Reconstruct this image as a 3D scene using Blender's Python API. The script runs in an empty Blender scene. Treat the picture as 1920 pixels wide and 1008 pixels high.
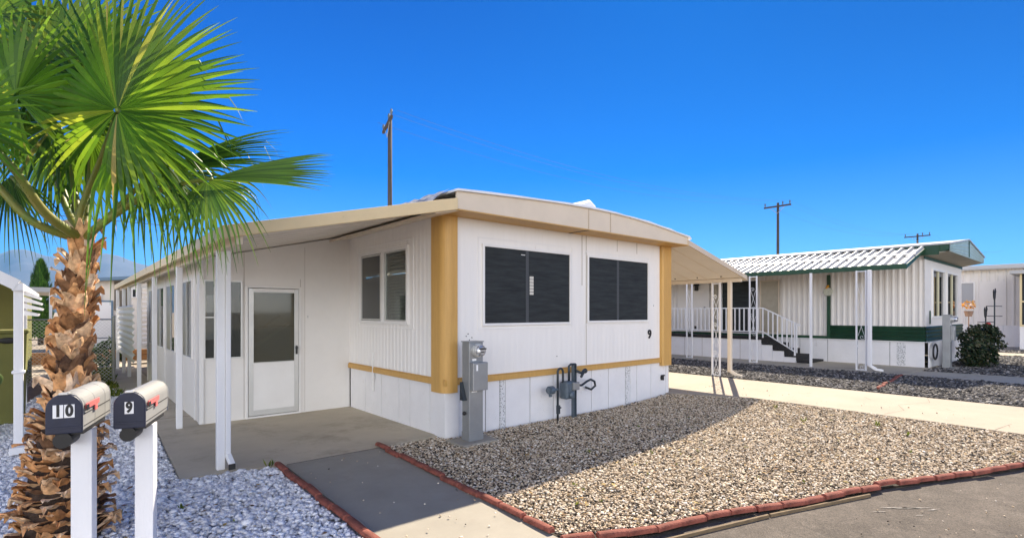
import bpy, bmesh, math, random
import numpy as np
from mathutils import Vector, Matrix, Quaternion, noise
random.seed(7); rng = np.random.default_rng(7)
R = math.radians
S = bpy.context.scene
COL = S.collection

# ------------------------------------------------------------------ camera, sky, sun, exposure
cam = bpy.data.cameras.new('camera'); cam_o = bpy.data.objects.new('camera', cam); COL.objects.link(cam_o)
cam.sensor_width = 36; cam.lens = 974/1920*36; cam.shift_y = 81/1920
cam.clip_start = .05; cam.clip_end = 30000
cam_o.location = (0, 0, 1.58); cam_o.rotation_euler = (R(90), 0, R(49.34-90))
S.camera = cam_o
SUN_EL, SUN_ROT = 43.5, 60.6
w = bpy.data.worlds.new('World'); S.world = w; w.use_nodes = True
wn = w.node_tree; wn.nodes.clear()
sky = wn.nodes.new('ShaderNodeTexSky'); sky.sky_type = 'NISHITA'; sky.sun_disc = False
sky.sun_elevation = R(SUN_EL); sky.sun_rotation = R(SUN_ROT)
sky.altitude = 500; sky.air_density = 1.0; sky.dust_density = .35; sky.ozone_density = 3.0
W_ = wn.nodes.new; WL = wn.links.new
wtc = W_('ShaderNodeTexCoord')
# deep clear blue towards the north, added pale bright sky behind the camera to light shaded walls
tint = W_('ShaderNodeMix'); tint.data_type = 'RGBA'; tint.blend_type = 'MULTIPLY'; tint.inputs[0].default_value = 1; tint.inputs[7].default_value = (.035, .40, 1.02, 1)
sz = W_('ShaderNodeSeparateXYZ'); WL(wtc.outputs['Generated'], sz.inputs[0])
zr = W_('ShaderNodeValToRGB'); zr.color_ramp.elements[0].position = .0; zr.color_ramp.elements[0].color = (.27,.47,.76,1); zr.color_ramp.elements[1].position = .55; zr.color_ramp.elements[1].color = (.0,.155,.52,1)
ze = zr.color_ramp.elements.new(.25); ze.color = (.003,.25,.68,1); WL(sz.outputs[2], zr.inputs[0]); WL(zr.outputs[0], tint.inputs[7])
WL(sky.outputs[0], tint.inputs[6])
hs = W_('ShaderNodeHueSaturation'); hs.inputs['Saturation'].default_value = .22; hs.inputs['Value'].default_value = 3.2
WL(sky.outputs[0], hs.inputs['Color'])
warm = W_('ShaderNodeMix'); warm.data_type = 'RGBA'; warm.blend_type = 'MULTIPLY'; warm.inputs[0].default_value = 1; warm.inputs[7].default_value = (1.0, .94, .90, 1); WL(hs.outputs[0], warm.inputs[6])
dp = W_('ShaderNodeVectorMath'); dp.operation = 'DOT_PRODUCT'; dp.inputs[1].default_value = Vector((-.65, -.76, -.45)).normalized()
WL(wtc.outputs['Generated'], dp.inputs[0])
cn = W_('ShaderNodeTexNoise'); cn.inputs['Scale'].default_value = 2.5; cn.inputs['Detail'].default_value = 6; WL(wtc.outputs['Generated'], cn.inputs['Vector'])
ad = W_('ShaderNodeMath'); ad.operation = 'MULTIPLY_ADD'; ad.inputs[1].default_value = .25; WL(cn.outputs['Fac'], ad.inputs[0]); WL(dp.outputs['Value'], ad.inputs[2])
mk = W_('ShaderNodeMapRange'); mk.interpolation_type = 'SMOOTHSTEP'; mk.inputs[1].default_value = .25; mk.inputs[2].default_value = .80; WL(ad.outputs[0], mk.inputs[0])
wm = W_('ShaderNodeMix'); wm.data_type = 'RGBA'; WL(mk.outputs[0], wm.inputs[0]); WL(tint.outputs[2], wm.inputs[6]); WL(warm.outputs[2], wm.inputs[7])
sx = W_('ShaderNodeVectorMath'); sx.operation = 'DOT_PRODUCT'; sx.inputs[1].default_value = Vector((.93, .10, .35)).normalized(); WL(wtc.outputs['Generated'], sx.inputs[0])
sm_ = W_('ShaderNodeMapRange'); sm_.inputs[1].default_value = .45; sm_.inputs[2].default_value = 1; sm_.inputs[3].default_value = 1; sm_.inputs[4].default_value = .70; WL(sx.outputs['Value'], sm_.inputs[0])
pol = W_('ShaderNodeHueSaturation'); WL(sm_.outputs[0], pol.inputs['Value']); WL(tint.outputs[2], pol.inputs['Color']); WL(pol.outputs[0], wm.inputs[6])
bg = W_('ShaderNodeBackground'); bg.inputs['Strength'].default_value = .10
wo = W_('ShaderNodeOutputWorld')
WL(wm.outputs[2], bg.inputs[0]); WL(bg.outputs[0], wo.inputs[0])
sl = bpy.data.lights.new('sun', 'SUN'); sl.energy = 5.0; sl.angle = R(.53); sl.color = (1, .88, .71)
so = bpy.data.objects.new('sun', sl); COL.objects.link(so)
sd = Vector((math.sin(R(SUN_ROT))*math.cos(R(SUN_EL)), math.cos(R(SUN_ROT))*math.cos(R(SUN_EL)), math.sin(R(SUN_EL))))
so.rotation_euler = (-sd).to_track_quat('-Z', 'Y').to_euler(); so.location = (20, 10, 30)
S.view_settings.view_transform = 'Standard'; S.view_settings.look = 'None'
S.view_settings.gamma = 1; S.view_settings.exposure = 1.24
S.render.engine = 'CYCLES'
S.cycles.max_bounces = 8; S.cycles.diffuse_bounces = 5; S.cycles.transparent_max_bounces = 16

# ------------------------------------------------------------------ helpers
def gz(x):
    t = min(1, max(0, (x-6.5)/5)); return .21*t*t*(3-2*t)

def mat(name, col, rough=.7, metal=0, var=.0, vscale=3., bump=0., bscale=60., col2=None, island=0., spec=.5, detail=6, stretch=None, transl=0., dirt=None, bdist=.01):
    m = bpy.data.materials.new(name); m.use_nodes = True; nt = m.node_tree; nt.nodes.clear()
    N = nt.nodes.new; L = nt.links.new
    out = N('ShaderNodeOutputMaterial'); p = N('ShaderNodeBsdfPrincipled'); L(p.outputs[0], out.inputs[0])
    p.inputs['Roughness'].default_value = rough; p.inputs['Metallic'].default_value = metal
    p.inputs['Specular IOR Level'].default_value = spec
    c = (*col, 1); p.inputs['Base Color'].default_value = c
    tc = N('ShaderNodeTexCoord'); vec = tc.outputs['Object']
    if stretch:
        mp = N('ShaderNodeMapping'); mp.inputs['Scale'].default_value = stretch; L(vec, mp.inputs[0]); vec = mp.outputs[0]
    cur = None
    if var or col2:
        n = N('ShaderNodeTexNoise'); n.inputs['Scale'].default_value = vscale; n.inputs['Detail'].default_value = detail; n.inputs['Roughness'].default_value = .65
        L(vec, n.inputs['Vector'])
        rp = N('ShaderNodeValToRGB'); rp.color_ramp.elements[0].position = .32; rp.color_ramp.elements[1].position = .68
        a = col if not col2 else col; b = col2 if col2 else tuple(min(1, q*(1+var)) for q in col)
        a2 = tuple(q*(1-var) for q in col) if not col2 else col
        rp.color_ramp.elements[0].color = (*a2, 1); rp.color_ramp.elements[1].color = (*b, 1)
        L(n.outputs['Fac'], rp.inputs[0]); cur = rp.outputs[0]
    if dirt:   # (colour, scale, threshold): stains of their own shape
        n2 = N('ShaderNodeTexNoise'); n2.inputs['Scale'].default_value = dirt[1]; n2.inputs['Detail'].default_value = 8; n2.inputs['Roughness'].default_value = .7
        L(vec, n2.inputs['Vector'])
        r2 = N('ShaderNodeValToRGB'); r2.color_ramp.elements[0].position = dirt[2]; r2.color_ramp.elements[1].position = min(1, dirt[2]+.18)
        r2.color_ramp.elements[0].color = (0, 0, 0, 1); r2.color_ramp.elements[1].color = (1, 1, 1, 1)
        L(n2.outputs['Fac'], r2.inputs[0])
        mx = N('ShaderNodeMix'); mx.data_type = 'RGBA'; L(r2.outputs[0], mx.inputs[0])
        if cur: L(cur, mx.inputs[6])
        else: mx.inputs[6].default_value = c
        mx.inputs[7].default_value = (*dirt[0], 1); cur = mx.outputs[2]
    if island:
        g = N('ShaderNodeNewGeometry'); mr = N('ShaderNodeMapRange'); mr.inputs[3].default_value = 1-island; mr.inputs[4].default_value = 1+island
        L(g.outputs['Random Per Island'], mr.inputs[0])
        h = N('ShaderNodeHueSaturation'); L(mr.outputs[0], h.inputs['Value'])
        if cur: L(cur, h.inputs['Color'])
        else: h.inputs['Color'].default_value = c
        cur = h.outputs[0]
    if cur: L(cur, p.inputs['Base Color'])
    if bump:
        n3 = N('ShaderNodeTexNoise'); n3.inputs['Scale'].default_value = bscale; n3.inputs['Detail'].default_value = 8; n3.inputs['Roughness'].default_value = .6
        L(vec, n3.inputs['Vector'])
        b = N('ShaderNodeBump'); b.inputs['Strength'].default_value = bump; b.inputs['Distance'].default_value = bdist
        L(n3.outputs['Fac'], b.inputs['Height']); L(b.outputs[0], p.inputs['Normal'])
    if transl:
        tr = N('ShaderNodeBsdfTranslucent'); ms = N('ShaderNodeMixShader'); ms.inputs[0].default_value = transl
        if cur: 
            h = N('ShaderNodeHueSaturation'); h.inputs['Value'].default_value = 1.5; h.inputs['Hue'].default_value = .485; L(cur, h.inputs['Color']); L(h.outputs[0], tr.inputs[0])
        else: tr.inputs[0].default_value = (*[min(1,q*1.5) for q in col], 1)
        L(p.outputs[0], ms.inputs[1]); L(tr.outputs[0], ms.inputs[2]); L(ms.outputs[0], out.inputs[0])
    return m

def island_ramp(name, stops, rough=.8, transl=0, nscale=14, nmix=.35, bump=0, bscale=80, bdist=.01, const=True):
    """colour picked per loose piece from a ramp, plus noise"""
    m = bpy.data.materials.new(name); m.use_nodes = True; nt = m.node_tree; nt.nodes.clear(); N = nt.nodes.new; L = nt.links.new
    out = N('ShaderNodeOutputMaterial'); p = N('ShaderNodeBsdfPrincipled'); p.inputs['Roughness'].default_value = rough
    p.inputs['Specular IOR Level'].default_value = .3
    g = N('ShaderNodeNewGeometry'); rp = N('ShaderNodeValToRGB'); cr = rp.color_ramp
    if const: cr.interpolation = 'LINEAR'
    while len(cr.elements) < len(stops): cr.elements.new(.5)
    for e, (pos, c) in zip(cr.elements, stops): e.position = pos; e.color = (*c, 1)
    L(g.outputs['Random Per Island'], rp.inputs[0])
    tc = N('ShaderNodeTexCoord'); n = N('ShaderNodeTexNoise'); n.inputs['Scale'].default_value = nscale; n.inputs['Detail'].default_value = 5
    L(tc.outputs['Object'], n.inputs['Vector'])
    mr = N('ShaderNodeMapRange'); mr.inputs[1].default_value = .25; mr.inputs[2].default_value = .75; mr.inputs[3].default_value = 1-nmix; mr.inputs[4].default_value = 1+nmix
    L(n.outputs['Fac'], mr.inputs[0]); h = N('ShaderNodeHueSaturation'); L(mr.outputs[0], h.inputs['Value']); L(rp.outputs[0], h.inputs['Color'])
    L(h.outputs[0], p.inputs['Base Color'])
    if bump:
        n3 = N('ShaderNodeTexNoise'); n3.inputs['Scale'].default_value = bscale; n3.inputs['Detail'].default_value = 6
        L(tc.outputs['Object'], n3.inputs['Vector'])
        b = N('ShaderNodeBump'); b.inputs['Strength'].default_value = bump; b.inputs['Distance'].default_value = bdist
        L(n3.outputs['Fac'], b.inputs['Height']); L(b.outputs[0], p.inputs['Normal'])
    if transl:
        tr = N('ShaderNodeBsdfTranslucent'); ms = N('ShaderNodeMixShader'); ms.inputs[0].default_value = transl
        h2 = N('ShaderNodeHueSaturation'); h2.inputs['Value'].default_value = 1.55; h2.inputs['Hue'].default_value = .470; L(h.outputs[0], h2.inputs['Color']); L(h2.outputs[0], tr.inputs[0])
        L(p.outputs[0], ms.inputs[1]); L(tr.outputs[0], ms.inputs[2]); L(ms.outputs[0], out.inputs[0])
    else: L(p.outputs[0], out.inputs[0])
    return m

def glass(name, tint=(.05, .06, .06), through=.45, rough=.02):
    """window glass: part of what is behind shows through, the rest reflects by Fresnel"""
    m = bpy.data.materials.new(name); m.use_nodes = True; nt = m.node_tree; nt.nodes.clear(); N = nt.nodes.new; L = nt.links.new
    out = N('ShaderNodeOutputMaterial'); t = N('ShaderNodeBsdfTransparent'); t.inputs[0].default_value = (.8, .85, .82, 1)
    d = N('ShaderNodeBsdfDiffuse'); d.inputs[0].default_value = (*tint, 1)
    a = N('ShaderNodeMixShader'); a.inputs[0].default_value = through; L(d.outputs[0], a.inputs[1]); L(t.outputs[0], a.inputs[2])
    gl = N('ShaderNodeBsdfGlossy'); gl.inputs['Roughness'].default_value = rough
    lw = N('ShaderNodeLayerWeight'); lw.inputs['Blend'].default_value = .5
    pw = N('ShaderNodeMath'); pw.operation = 'POWER'; pw.inputs[1].default_value = 3.5; L(lw.outputs['Facing'], pw.inputs[0])
    fr = N('ShaderNodeMath'); fr.operation = 'MULTIPLY_ADD'; fr.inputs[1].default_value = .9; fr.inputs[2].default_value = .05; L(pw.outputs[0], fr.inputs[0])
    b = N('ShaderNodeMixShader'); L(fr.outputs[0], b.inputs[0]); L(a.outputs[0], b.inputs[1]); L(gl.outputs[0], b.inputs[2]); L(b.outputs[0], out.inputs[0])
    return m

class MB:
    def __init__(s): s.v = []; s.f = []
    def add(s, vs, fs):
        o = len(s.v); s.v += [tuple(q) for q in vs]; s.f += [tuple(i+o for i in f) for f in fs]; return s
    def box(s, x0, x1, y0, y1, z0, z1):
        v = [(x0,y0,z0),(x1,y0,z0),(x1,y1,z0),(x0,y1,z0),(x0,y0,z1),(x1,y0,z1),(x1,y1,z1),(x0,y1,z1)]
        return s.add(v, [(0,3,2,1),(4,5,6,7),(0,1,5,4),(1,2,6,5),(2,3,7,6),(3,0,4,7)])
    def obox(s, a, b, wd, ht, up=(0,0,1)):
        """bar from a to b, width wd, height ht"""
        a = Vector(a); b = Vector(b); d = (b-a).normalized(); u = Vector(up)
        if abs(d.dot(u)) > .99: u = Vector((0,1,0))
        r = d.cross(u).normalized(); u = r.cross(d).normalized()
        v = []
        for q in (a, b):
            for i, j in ((-1,-1),(1,-1),(1,1),(-1,1)): v.append(q + r*i*wd/2 + u*j*ht/2)
        return s.add(v, [(0,1,2,3),(7,6,5,4),(0,4,5,1),(1,5,6,2),(2,6,7,3),(3,7,4,0)])
    def tube(s, pts, r, n=8, cap=True):
        pts = [Vector(p) for p in pts]; rs = r if isinstance(r, (list, tuple)) else [r]*len(pts)
        o = len(s.v); prev = None
        for i, p in enumerate(pts):
            d = (pts[min(i+1, len(pts)-1)] - pts[max(i-1, 0)]).normalized()
            if prev is None:
                u = d.cross(Vector((0,0,1)));
                if u.length < .05: u = d.cross(Vector((0,1,0)))
                u.normalize()
            else: u = (prev - d*prev.dot(d)).normalized()
            prev = u; w_ = d.cross(u)
            for k in range(n):
                a = 2*math.pi*k/n; s.v.append(tuple(p + (u*math.cos(a)+w_*math.sin(a))*rs[i]))
        for i in range(len(pts)-1):
            for k in range(n):
                s.f.append((o+i*n+k, o+i*n+(k+1)%n, o+(i+1)*n+(k+1)%n, o+(i+1)*n+k))
        if cap:
            s.f.append(tuple(o+k for k in range(n))[::-1]); s.f.append(tuple(o+(len(pts)-1)*n+k for k in range(n)))
        return s
    def prism(s, poly, off):
        """planar polygon (3-D points) pushed along off"""
        n = len(poly); off = Vector(off); v = [Vector(p) for p in poly]; v += [p+off for p in v]
        return s.add(v, [tuple(range(n))[::-1], tuple(range(n, 2*n))] + [(i, (i+1)%n, (i+1)%n+n, i+n) for i in range(n)])
    def ball(s, c, r, n=10, m=8, sc=(1,1,1)):
        o = len(s.v)
        for i in range(m+1):
            t = math.pi*i/m
            for k in range(n):
                a = 2*math.pi*k/n; s.v.append((c[0]+r*sc[0]*math.sin(t)*math.cos(a), c[1]+r*sc[1]*math.sin(t)*math.sin(a), c[2]+r*sc[2]*math.cos(t)))
        for i in range(m):
            for k in range(n): s.f.append((o+i*n+k, o+(i+1)*n+k, o+(i+1)*n+(k+1)%n, o+i*n+(k+1)%n))
        return s
    def build(s, name, m, parent=None, bevel=0, smooth=False):
        me = bpy.data.meshes.new(name); me.from_pydata(s.v, [], s.f); me.validate(); me.materials.append(m)
        bm = bmesh.new(); bm.from_mesh(me); bmesh.ops.recalc_face_normals(bm, faces=bm.faces); bm.to_mesh(me); bm.free()
        if smooth: me.shade_smooth()
        o = bpy.data.objects.new(name, me); COL.objects.link(o)
        if bevel:
            b = o.modifiers.new('bevel', 'BEVEL'); b.width = bevel; b.segments = 2; b.limit_method = 'ANGLE'; b.angle_limit = R(40)
        if parent: put(o, parent)
        return o

def root_loc(p):
    v = Vector((0,0,0))
    while p is not None: v += p.location if p.parent is None else Vector((0,0,0)); p = p.parent
    return v
def put(o, parent):
    o.parent = parent
    if parent.parent is None: o.matrix_parent_inverse = Matrix.Translation(-parent.location)
def tag(o, label=None, cat=None, group=None, kind=None):
    if label: o['label'] = label
    if cat: o['category'] = cat
    if group: o['group'] = group
    if kind: o['kind'] = kind
    return o
def thing(name, label, cat, loc=(0,0,0), group=None):
    o = bpy.data.objects.new(name, None); o.empty_display_size = .2; COL.objects.link(o); o.location = loc
    return tag(o, label, cat, group)
def kids(o): return [c for c in bpy.data.objects if c.parent == o]
def copy_tree(o, parent=None):
    c = o.copy(); COL.objects.link(c)
    if parent: c.parent = parent
    for k in kids(o): copy_tree(k, c)
    return c

def text_mesh(txt, size, bold, m, name, thick=.002):
    cu = bpy.data.curves.new('t', 'FONT'); cu.body = txt; cu.size = size; cu.offset = bold; cu.extrude = thick; cu.align_x = 'CENTER'; cu.align_y = 'CENTER'
    o = bpy.data.objects.new('t', cu); COL.objects.link(o)
    dg = bpy.context.evaluated_depsgraph_get(); me = bpy.data.meshes.new_from_object(o.evaluated_get(dg))
    bpy.data.objects.remove(o); me.materials.clear(); me.materials.append(m); me.name = name
    r = bpy.data.objects.new(name, me); COL.objects.link(r); return r

def sheet(name, poly, dz, m, kind='structure', thick=0, cuts=True):
    """ground sheet that follows the rise of the ground"""
    bm = bmesh.new(); f = bm.faces.new([bm.verts.new((x, y, 0)) for x, y in poly])
    if cuts:
        for i in range(23):
            x = 6.2+i*.25
            bmesh.ops.bisect_plane(bm, geom=bm.verts[:]+bm.edges[:]+bm.faces[:], plane_co=(x,0,0), plane_no=(1,0,0))
    bmesh.ops.recalc_face_normals(bm, faces=bm.faces)
    if thick:
        ex = bmesh.ops.extrude_face_region(bm, geom=bm.faces[:])
        top = [e for e in ex['geom'] if isinstance(e, bmesh.types.BMVert)]
        for v in bm.verts: v.co.z = gz(v.co.x)+dz-thick
        for v in top: v.co.z = gz(v.co.x)+dz
        bmesh.ops.recalc_face_normals(bm, faces=bm.faces)
    else:
        for v in bm.verts: v.co.z = gz(v.co.x)+dz
        for f in bm.faces:
            if f.normal.z < 0: f.normal_flip()
    me = bpy.data.meshes.new(name); bm.to_mesh(me); bm.free(); me.materials.append(m)
    o = bpy.data.objects.new(name, me); COL.objects.link(o)
    if kind: o['kind'] = kind
    return o

def sheet_wall(mb, ax, p, u0, u1, z0, top, holes=(), pitch=0, depth=0, out=-1, prof=None):
    """vertical sheet wall in plane ax=p ('x' or 'y'), spanning u, with ribs and rectangular holes (u0,u1,z0,z1); top is a number or f(u)"""
    us = {u0, u1}
    if pitch:
        prof = prof or ((0,0),(.55,0),(.68,1),(.87,1))
        k = 0
        while u0+k*pitch < u1:
            for a, b in prof:
                if u0+(k+a)*pitch < u1: us.add(round(u0+(k+a)*pitch, 5))
            k += 1
    for h in holes: us.add(h[0]); us.add(h[1])
    if not pitch and callable(top):
        for i in range(1, 24): us.add(u0+(u1-u0)*i/24)
    us = sorted(us)
    def off(u):
        if not pitch: return 0
        q = ((u-u0)/pitch) % 1
        P = list(prof)+[(1, prof[0][1])]
        for (a, va), (b, vb) in zip(P, P[1:]):
            if a-1e-6 <= q <= b+1e-6: return (va+(vb-va)*(q-a)/max(b-a, 1e-6))*depth
        return 0
    def pt(u, z):
        o = p+out*off(u); return (o, u, z) if ax == 'x' else (u, o, z)
    T = top if callable(top) else (lambda u: top)
    for a, b in zip(us, us[1:]):
        if b-a < 1e-5: continue
        mid = (a+b)/2; cuts_ = sorted((h[2], h[3]) for h in holes if h[0]-1e-6 < mid < h[1]+1e-6)
        lo = z0
        for c in cuts_+[(None, None)]:
            if c[0] is None: mb.add([pt(a,lo), pt(b,lo), pt(b,T(b)), pt(a,T(a))], [(0,1,2,3)])
            else:
                if c[0] > lo: mb.add([pt(a,lo), pt(b,lo), pt(b,c[0]), pt(a,c[0])], [(0,1,2,3)])
                lo = c[1]
    return mb

def frame(mb, ax, p, u0, u1, z0, z1, wd=.04, d0=-.03, d1=.06, out=-1, bars=()):
    """window frame round a hole; d0..d1 depth relative to the wall, outwards by out"""
    def bx(a, b, c, d):
        lo, hi = sorted((p+out*-d0*-1 if False else p-out*d0*-1*-1, p+out*d1)) if False else sorted((p - out*(-d0), p + out*d1))
        if ax == 'y': mb.box(a, b, lo, hi, c, d)
        else: mb.box(lo, hi, a, b, c, d)
    bx(u0-wd, u0, z0-wd, z1+wd); bx(u1, u1+wd, z0-wd, z1+wd); bx(u0, u1, z0-wd, z0); bx(u0, u1, z1, z1+wd)
    for b in bars: bx(b-wd*.4, b+wd*.4, z0, z1)
    return mb
def pane(ax, p, u0, u1, z0, z1, th=.006):
    return MB().box(u0, u1, p-th/2, p+th/2, z0, z1) if ax == 'y' else MB().box(p-th/2, p+th/2, u0, u1, z0, z1)

# ------------------------------------------------------------------ materials
M = {}
M['white'] = mat('white_paint', (.79,.77,.74), .55, var=.03, vscale=2, bump=.15, bscale=12, bdist=.006, dirt=((.60,.57,.52), 5, .68))
M['white_front'] = mat('front_paint', (.82,.80,.77), .5, var=.02, vscale=1.5, bump=.12, bscale=6, bdist=.006, stretch=(6,6,.5), dirt=((.66,.62,.56), 2.5, .62))
M['cream'] = mat('cream_paint', (.70,.60,.47), .5, var=.04, vscale=3, bump=.1, bscale=10, dirt=((.55,.45,.34), 6, .69))
M['cream_roof'] = mat('cream_awning', (.80,.74,.65), .45, var=.04, vscale=2, dirt=((.58,.48,.36), 4, .70))
M['tan'] = mat('ochre_paint', (.56,.325,.09), .5, var=.07, vscale=4, stretch=(6,6,.6), bump=.1, bscale=20, dirt=((.50,.28,.09), 5, .68))
M['skirt'] = mat('skirting_paint', (.79,.78,.78), .5, var=.04, vscale=3, dirt=((.58,.55,.51), 5, .62), bump=.1, bscale=8)
M['black'] = mat('black', (.012,.012,.013), .5)
M['gap'] = mat('dark_gap', (.05,.05,.05), .8)
M['screen'] = mat('window_screen', (.024,.028,.029), .6, var=.45, vscale=2.2, spec=.3, stretch=(1,1,9))
M['screen_bar'] = mat('bar_behind_screen', (.06,.065,.07), .6)
M['alu'] = mat('aluminium', (.62,.62,.60), .4, metal=.5, var=.06)
M['frame'] = mat('window_frame_paint', (.80,.79,.77), .4, var=.03)
M['glass'] = glass('glass')
M['glass_dark'] = glass('glass_dark', (.02,.02,.02), .25)
M['blind'] = mat('blind', (.62,.60,.54), .6)
M['inside'] = mat('interior', (.25,.2,.15), .9, var=.3)
M['roofwhite'] = mat('roof_coating', (.80,.81,.83), .5, var=.06, vscale=8, bump=.6, bscale=9, bdist=.03)
M['roofdark'] = mat('torn_roofing', (.10,.13,.18), .5, col2=(.5,.5,.5), vscale=14, bump=.5, bscale=30)
M['conc'] = mat('patio_slab', (.48,.42,.32), .9, var=.10, vscale=1.2, bump=.35, bscale=150, bdist=.004, dirt=((.31,.26,.19), 1.1, .52))  # stained tan concrete, own colour of the patio slabs
M['walk'] = mat('walk_slab', (.30,.275,.225), .9, var=.09, vscale=2, bump=.4, bscale=220, bdist=.004, dirt=((.28,.25,.205), 2.6, .55))
M['drive'] = mat('drive_slab', (.385,.33,.255), .9, var=.08, vscale=1.5, bump=.3, bscale=150, bdist=.004, dirt=((.28,.235,.175), 1.8, .58))
M['asphalt'] = mat('asphalt', (.105,.09,.075), .95, var=.22, vscale=2.2, bump=.9, bscale=160, bdist=.008, dirt=((.145,.125,.105), 5, .5))
M['ground'] = mat('ground_soil', (.30,.25,.19), .95, var=.2, vscale=1.5, bump=.5, bscale=30, dirt=((.2,.17,.13), .8, .55))
M['gbase'] = mat('gravel_bed_base', (.07,.058,.045), .95, var=.5, vscale=90, bump=1, bscale=80, bdist=.02)
M['wbase'] = mat('white_bed_base', (.34,.35,.36), .95, var=.5, vscale=70, bump=1, bscale=60, bdist=.02)
M['nbase'] = mat('far_gravel_base', (.11,.10,.085), .95, var=.5, vscale=60, bump=1, bscale=50, bdist=.03)
M['stone'] = island_ramp('gravel', [(0,(.02,.018,.017)),(.16,(.08,.065,.05)),(.26,(.30,.22,.14)),(.48,(.56,.44,.30)),(.78,(.72,.61,.46)),(1,(.86,.80,.70))], .85, nscale=60, nmix=.25)
M['shade_stone'] = island_ramp('shade_gravel', [(0,(.03,.028,.028)),(.4,(.07,.065,.06)),(.75,(.14,.13,.12)),(1,(.34,.32,.30))], .85, nscale=60, nmix=.25)  # stones coloured dark to stand for shade the sun does not cast here
M['wstone'] = island_ramp('white_gravel', [(0,(.45,.45,.47)),(.3,(.68,.68,.70)),(.7,(.80,.80,.82)),(1,(.9,.9,.91))], .8, nscale=50, nmix=.15)
M['litter'] = island_ramp('dry_leaf', [(0,(.10,.05,.02)),(.5,(.24,.13,.05)),(.8,(.38,.24,.08)),(1,(.45,.36,.12))], .8)
M['brick'] = island_ramp('red_edging', [(0,(.15,.038,.026)),(.5,(.21,.06,.04)),(1,(.29,.12,.09))], .85, nscale=18, nmix=.4, bump=.6, bscale=60)
M['woodold'] = mat('old_board', (.24,.17,.09), .85, col2=(.13,.09,.05), vscale=5, stretch=(1,8,8), bump=.5, bscale=20)
M['pole'] = mat('pole_wood', (.065,.055,.05), .9, var=.3, vscale=4, stretch=(4,4,.5), bump=.4)
M['steel'] = mat('galvanised', (.33,.34,.345), .42, metal=.55, var=.08, vscale=4)
M['meter_glass'] = mat('meter_glass', (.55,.57,.6), .08, metal=.6)
M['pipe'] = mat('dark_pipe', (.035,.045,.055), .45, metal=.3, var=.2)
M['gasgrey'] = mat('gas_meter_paint', (.10,.13,.16), .5, metal=.2, var=.2, vscale=20)
M['post_white'] = mat('post_paint', (.78,.78,.79), .5, var=.03, dirt=((.48,.43,.38), 9, .66), bump=.2, bscale=25, stretch=(3,3,.4))
M['boxnavy'] = mat('mailbox_door', (.012,.016,.04), .5, var=.2, vscale=10)
M['boxgrey'] = mat('mailbox_shell', (.29,.29,.28), .5, var=.05, vscale=8, dirt=((.22,.21,.19), 10, .66))
M['flag'] = mat('faded_flag', (.70,.16,.15), .5, var=.1, vscale=20)
M['plate'] = mat('number_sticker', (.85,.85,.85), .5)
M['green'] = mat('green_paint', (.008,.055,.022), .45, var=.15, vscale=4)
M['greenband'] = mat('green_band', (.006,.038,.016), .5, var=.25, vscale=2)
M['teal'] = mat('gable_paint', (.36,.50,.52), .5, var=.1)
M['siding'] = mat('ribbed_siding', (.78,.745,.70), .5, var=.03, vscale=2, dirt=((.62,.55,.47), 3, .68))
M['awn2'] = mat('white_metal_pan', (.42,.42,.41), .4, var=.05, vscale=5, dirt=((.52,.46,.38), 5, .64))
M['lime'] = mat('lime_wall', (.17,.17,.045), .8, var=.08, vscale=3)
M['limedoor'] = mat('lime_door', (.38,.36,.13), .7, var=.05)
M['cactus'] = mat('cactus', (.10,.16,.03), .6, var=.25, vscale=6)
M['bluegrey'] = mat('blue_fascia', (.12,.20,.28), .6)
M['farwall'] = mat('far_wall', (.72,.67,.60), .7, var=.04)
M['timber'] = mat('retaining_timber', (.30,.15,.06), .9, var=.3, vscale=5)
M['paver'] = mat('brick_paver', (.30,.19,.13), .9, var=.3, vscale=6, bump=.4)
M['step'] = mat('dark_carpet', (.018,.017,.018), .95)
M['mount'] = mat('mountain', (.085,.085,.10), .95, col2=(.13,.12,.12), vscale=.004, bump=0)
M['leafbush'] = island_ramp('bush_leaf', [(0,(.02,.05,.01)),(.6,(.04,.09,.018)),(1,(.08,.13,.03))], .5, transl=.25)
M['leafdark'] = island_ramp('dark_leaf', [(0,(.008,.02,.007)),(.6,(.02,.04,.012)),(1,(.09,.08,.04))], .5, transl=.15)
M['cypress'] = island_ramp('cypress_leaf', [(0,(.015,.05,.01)),(.6,(.035,.11,.015)),(1,(.07,.18,.02))], .6, transl=.2)
M['grass'] = island_ramp('grass_blade', [(0,(.06,.10,.01)),(.6,(.12,.18,.02)),(1,(.26,.27,.05))], .6, transl=.3)
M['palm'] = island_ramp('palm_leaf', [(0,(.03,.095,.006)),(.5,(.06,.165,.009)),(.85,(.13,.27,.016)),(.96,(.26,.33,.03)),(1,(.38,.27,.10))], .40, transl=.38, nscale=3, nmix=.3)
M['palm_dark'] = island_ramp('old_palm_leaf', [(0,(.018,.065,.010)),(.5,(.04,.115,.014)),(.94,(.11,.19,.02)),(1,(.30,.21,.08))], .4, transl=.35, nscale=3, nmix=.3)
M['petiole'] = mat('palm_petiole', (.22,.19,.03), .5, col2=(.12,.20,.03), vscale=4, transl=.0)
M['boot'] = island_ramp('palm_boot', [(0,(.12,.07,.045)),(.2,(.38,.18,.07)),(.5,(.60,.31,.13)),(.8,(.70,.46,.26)),(1,(.75,.58,.42))], .8, nscale=22, nmix=.6, bump=.8, bscale=45, bdist=.012)
M['bark'] = mat('palm_bark', (.05,.03,.02), .95, var=.5, vscale=20, bump=1, bscale=30, bdist=.03)
M['thorn'] = M['boot']
M['orange'] = mat('orange_petals', (.60,.27,.015), .6, var=.3, vscale=30)
M['redpetal'] = mat('red_petals', (.45,.04,.03), .6)
M['vent'] = mat('vent_screen', (.50,.50,.50), .6)
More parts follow.
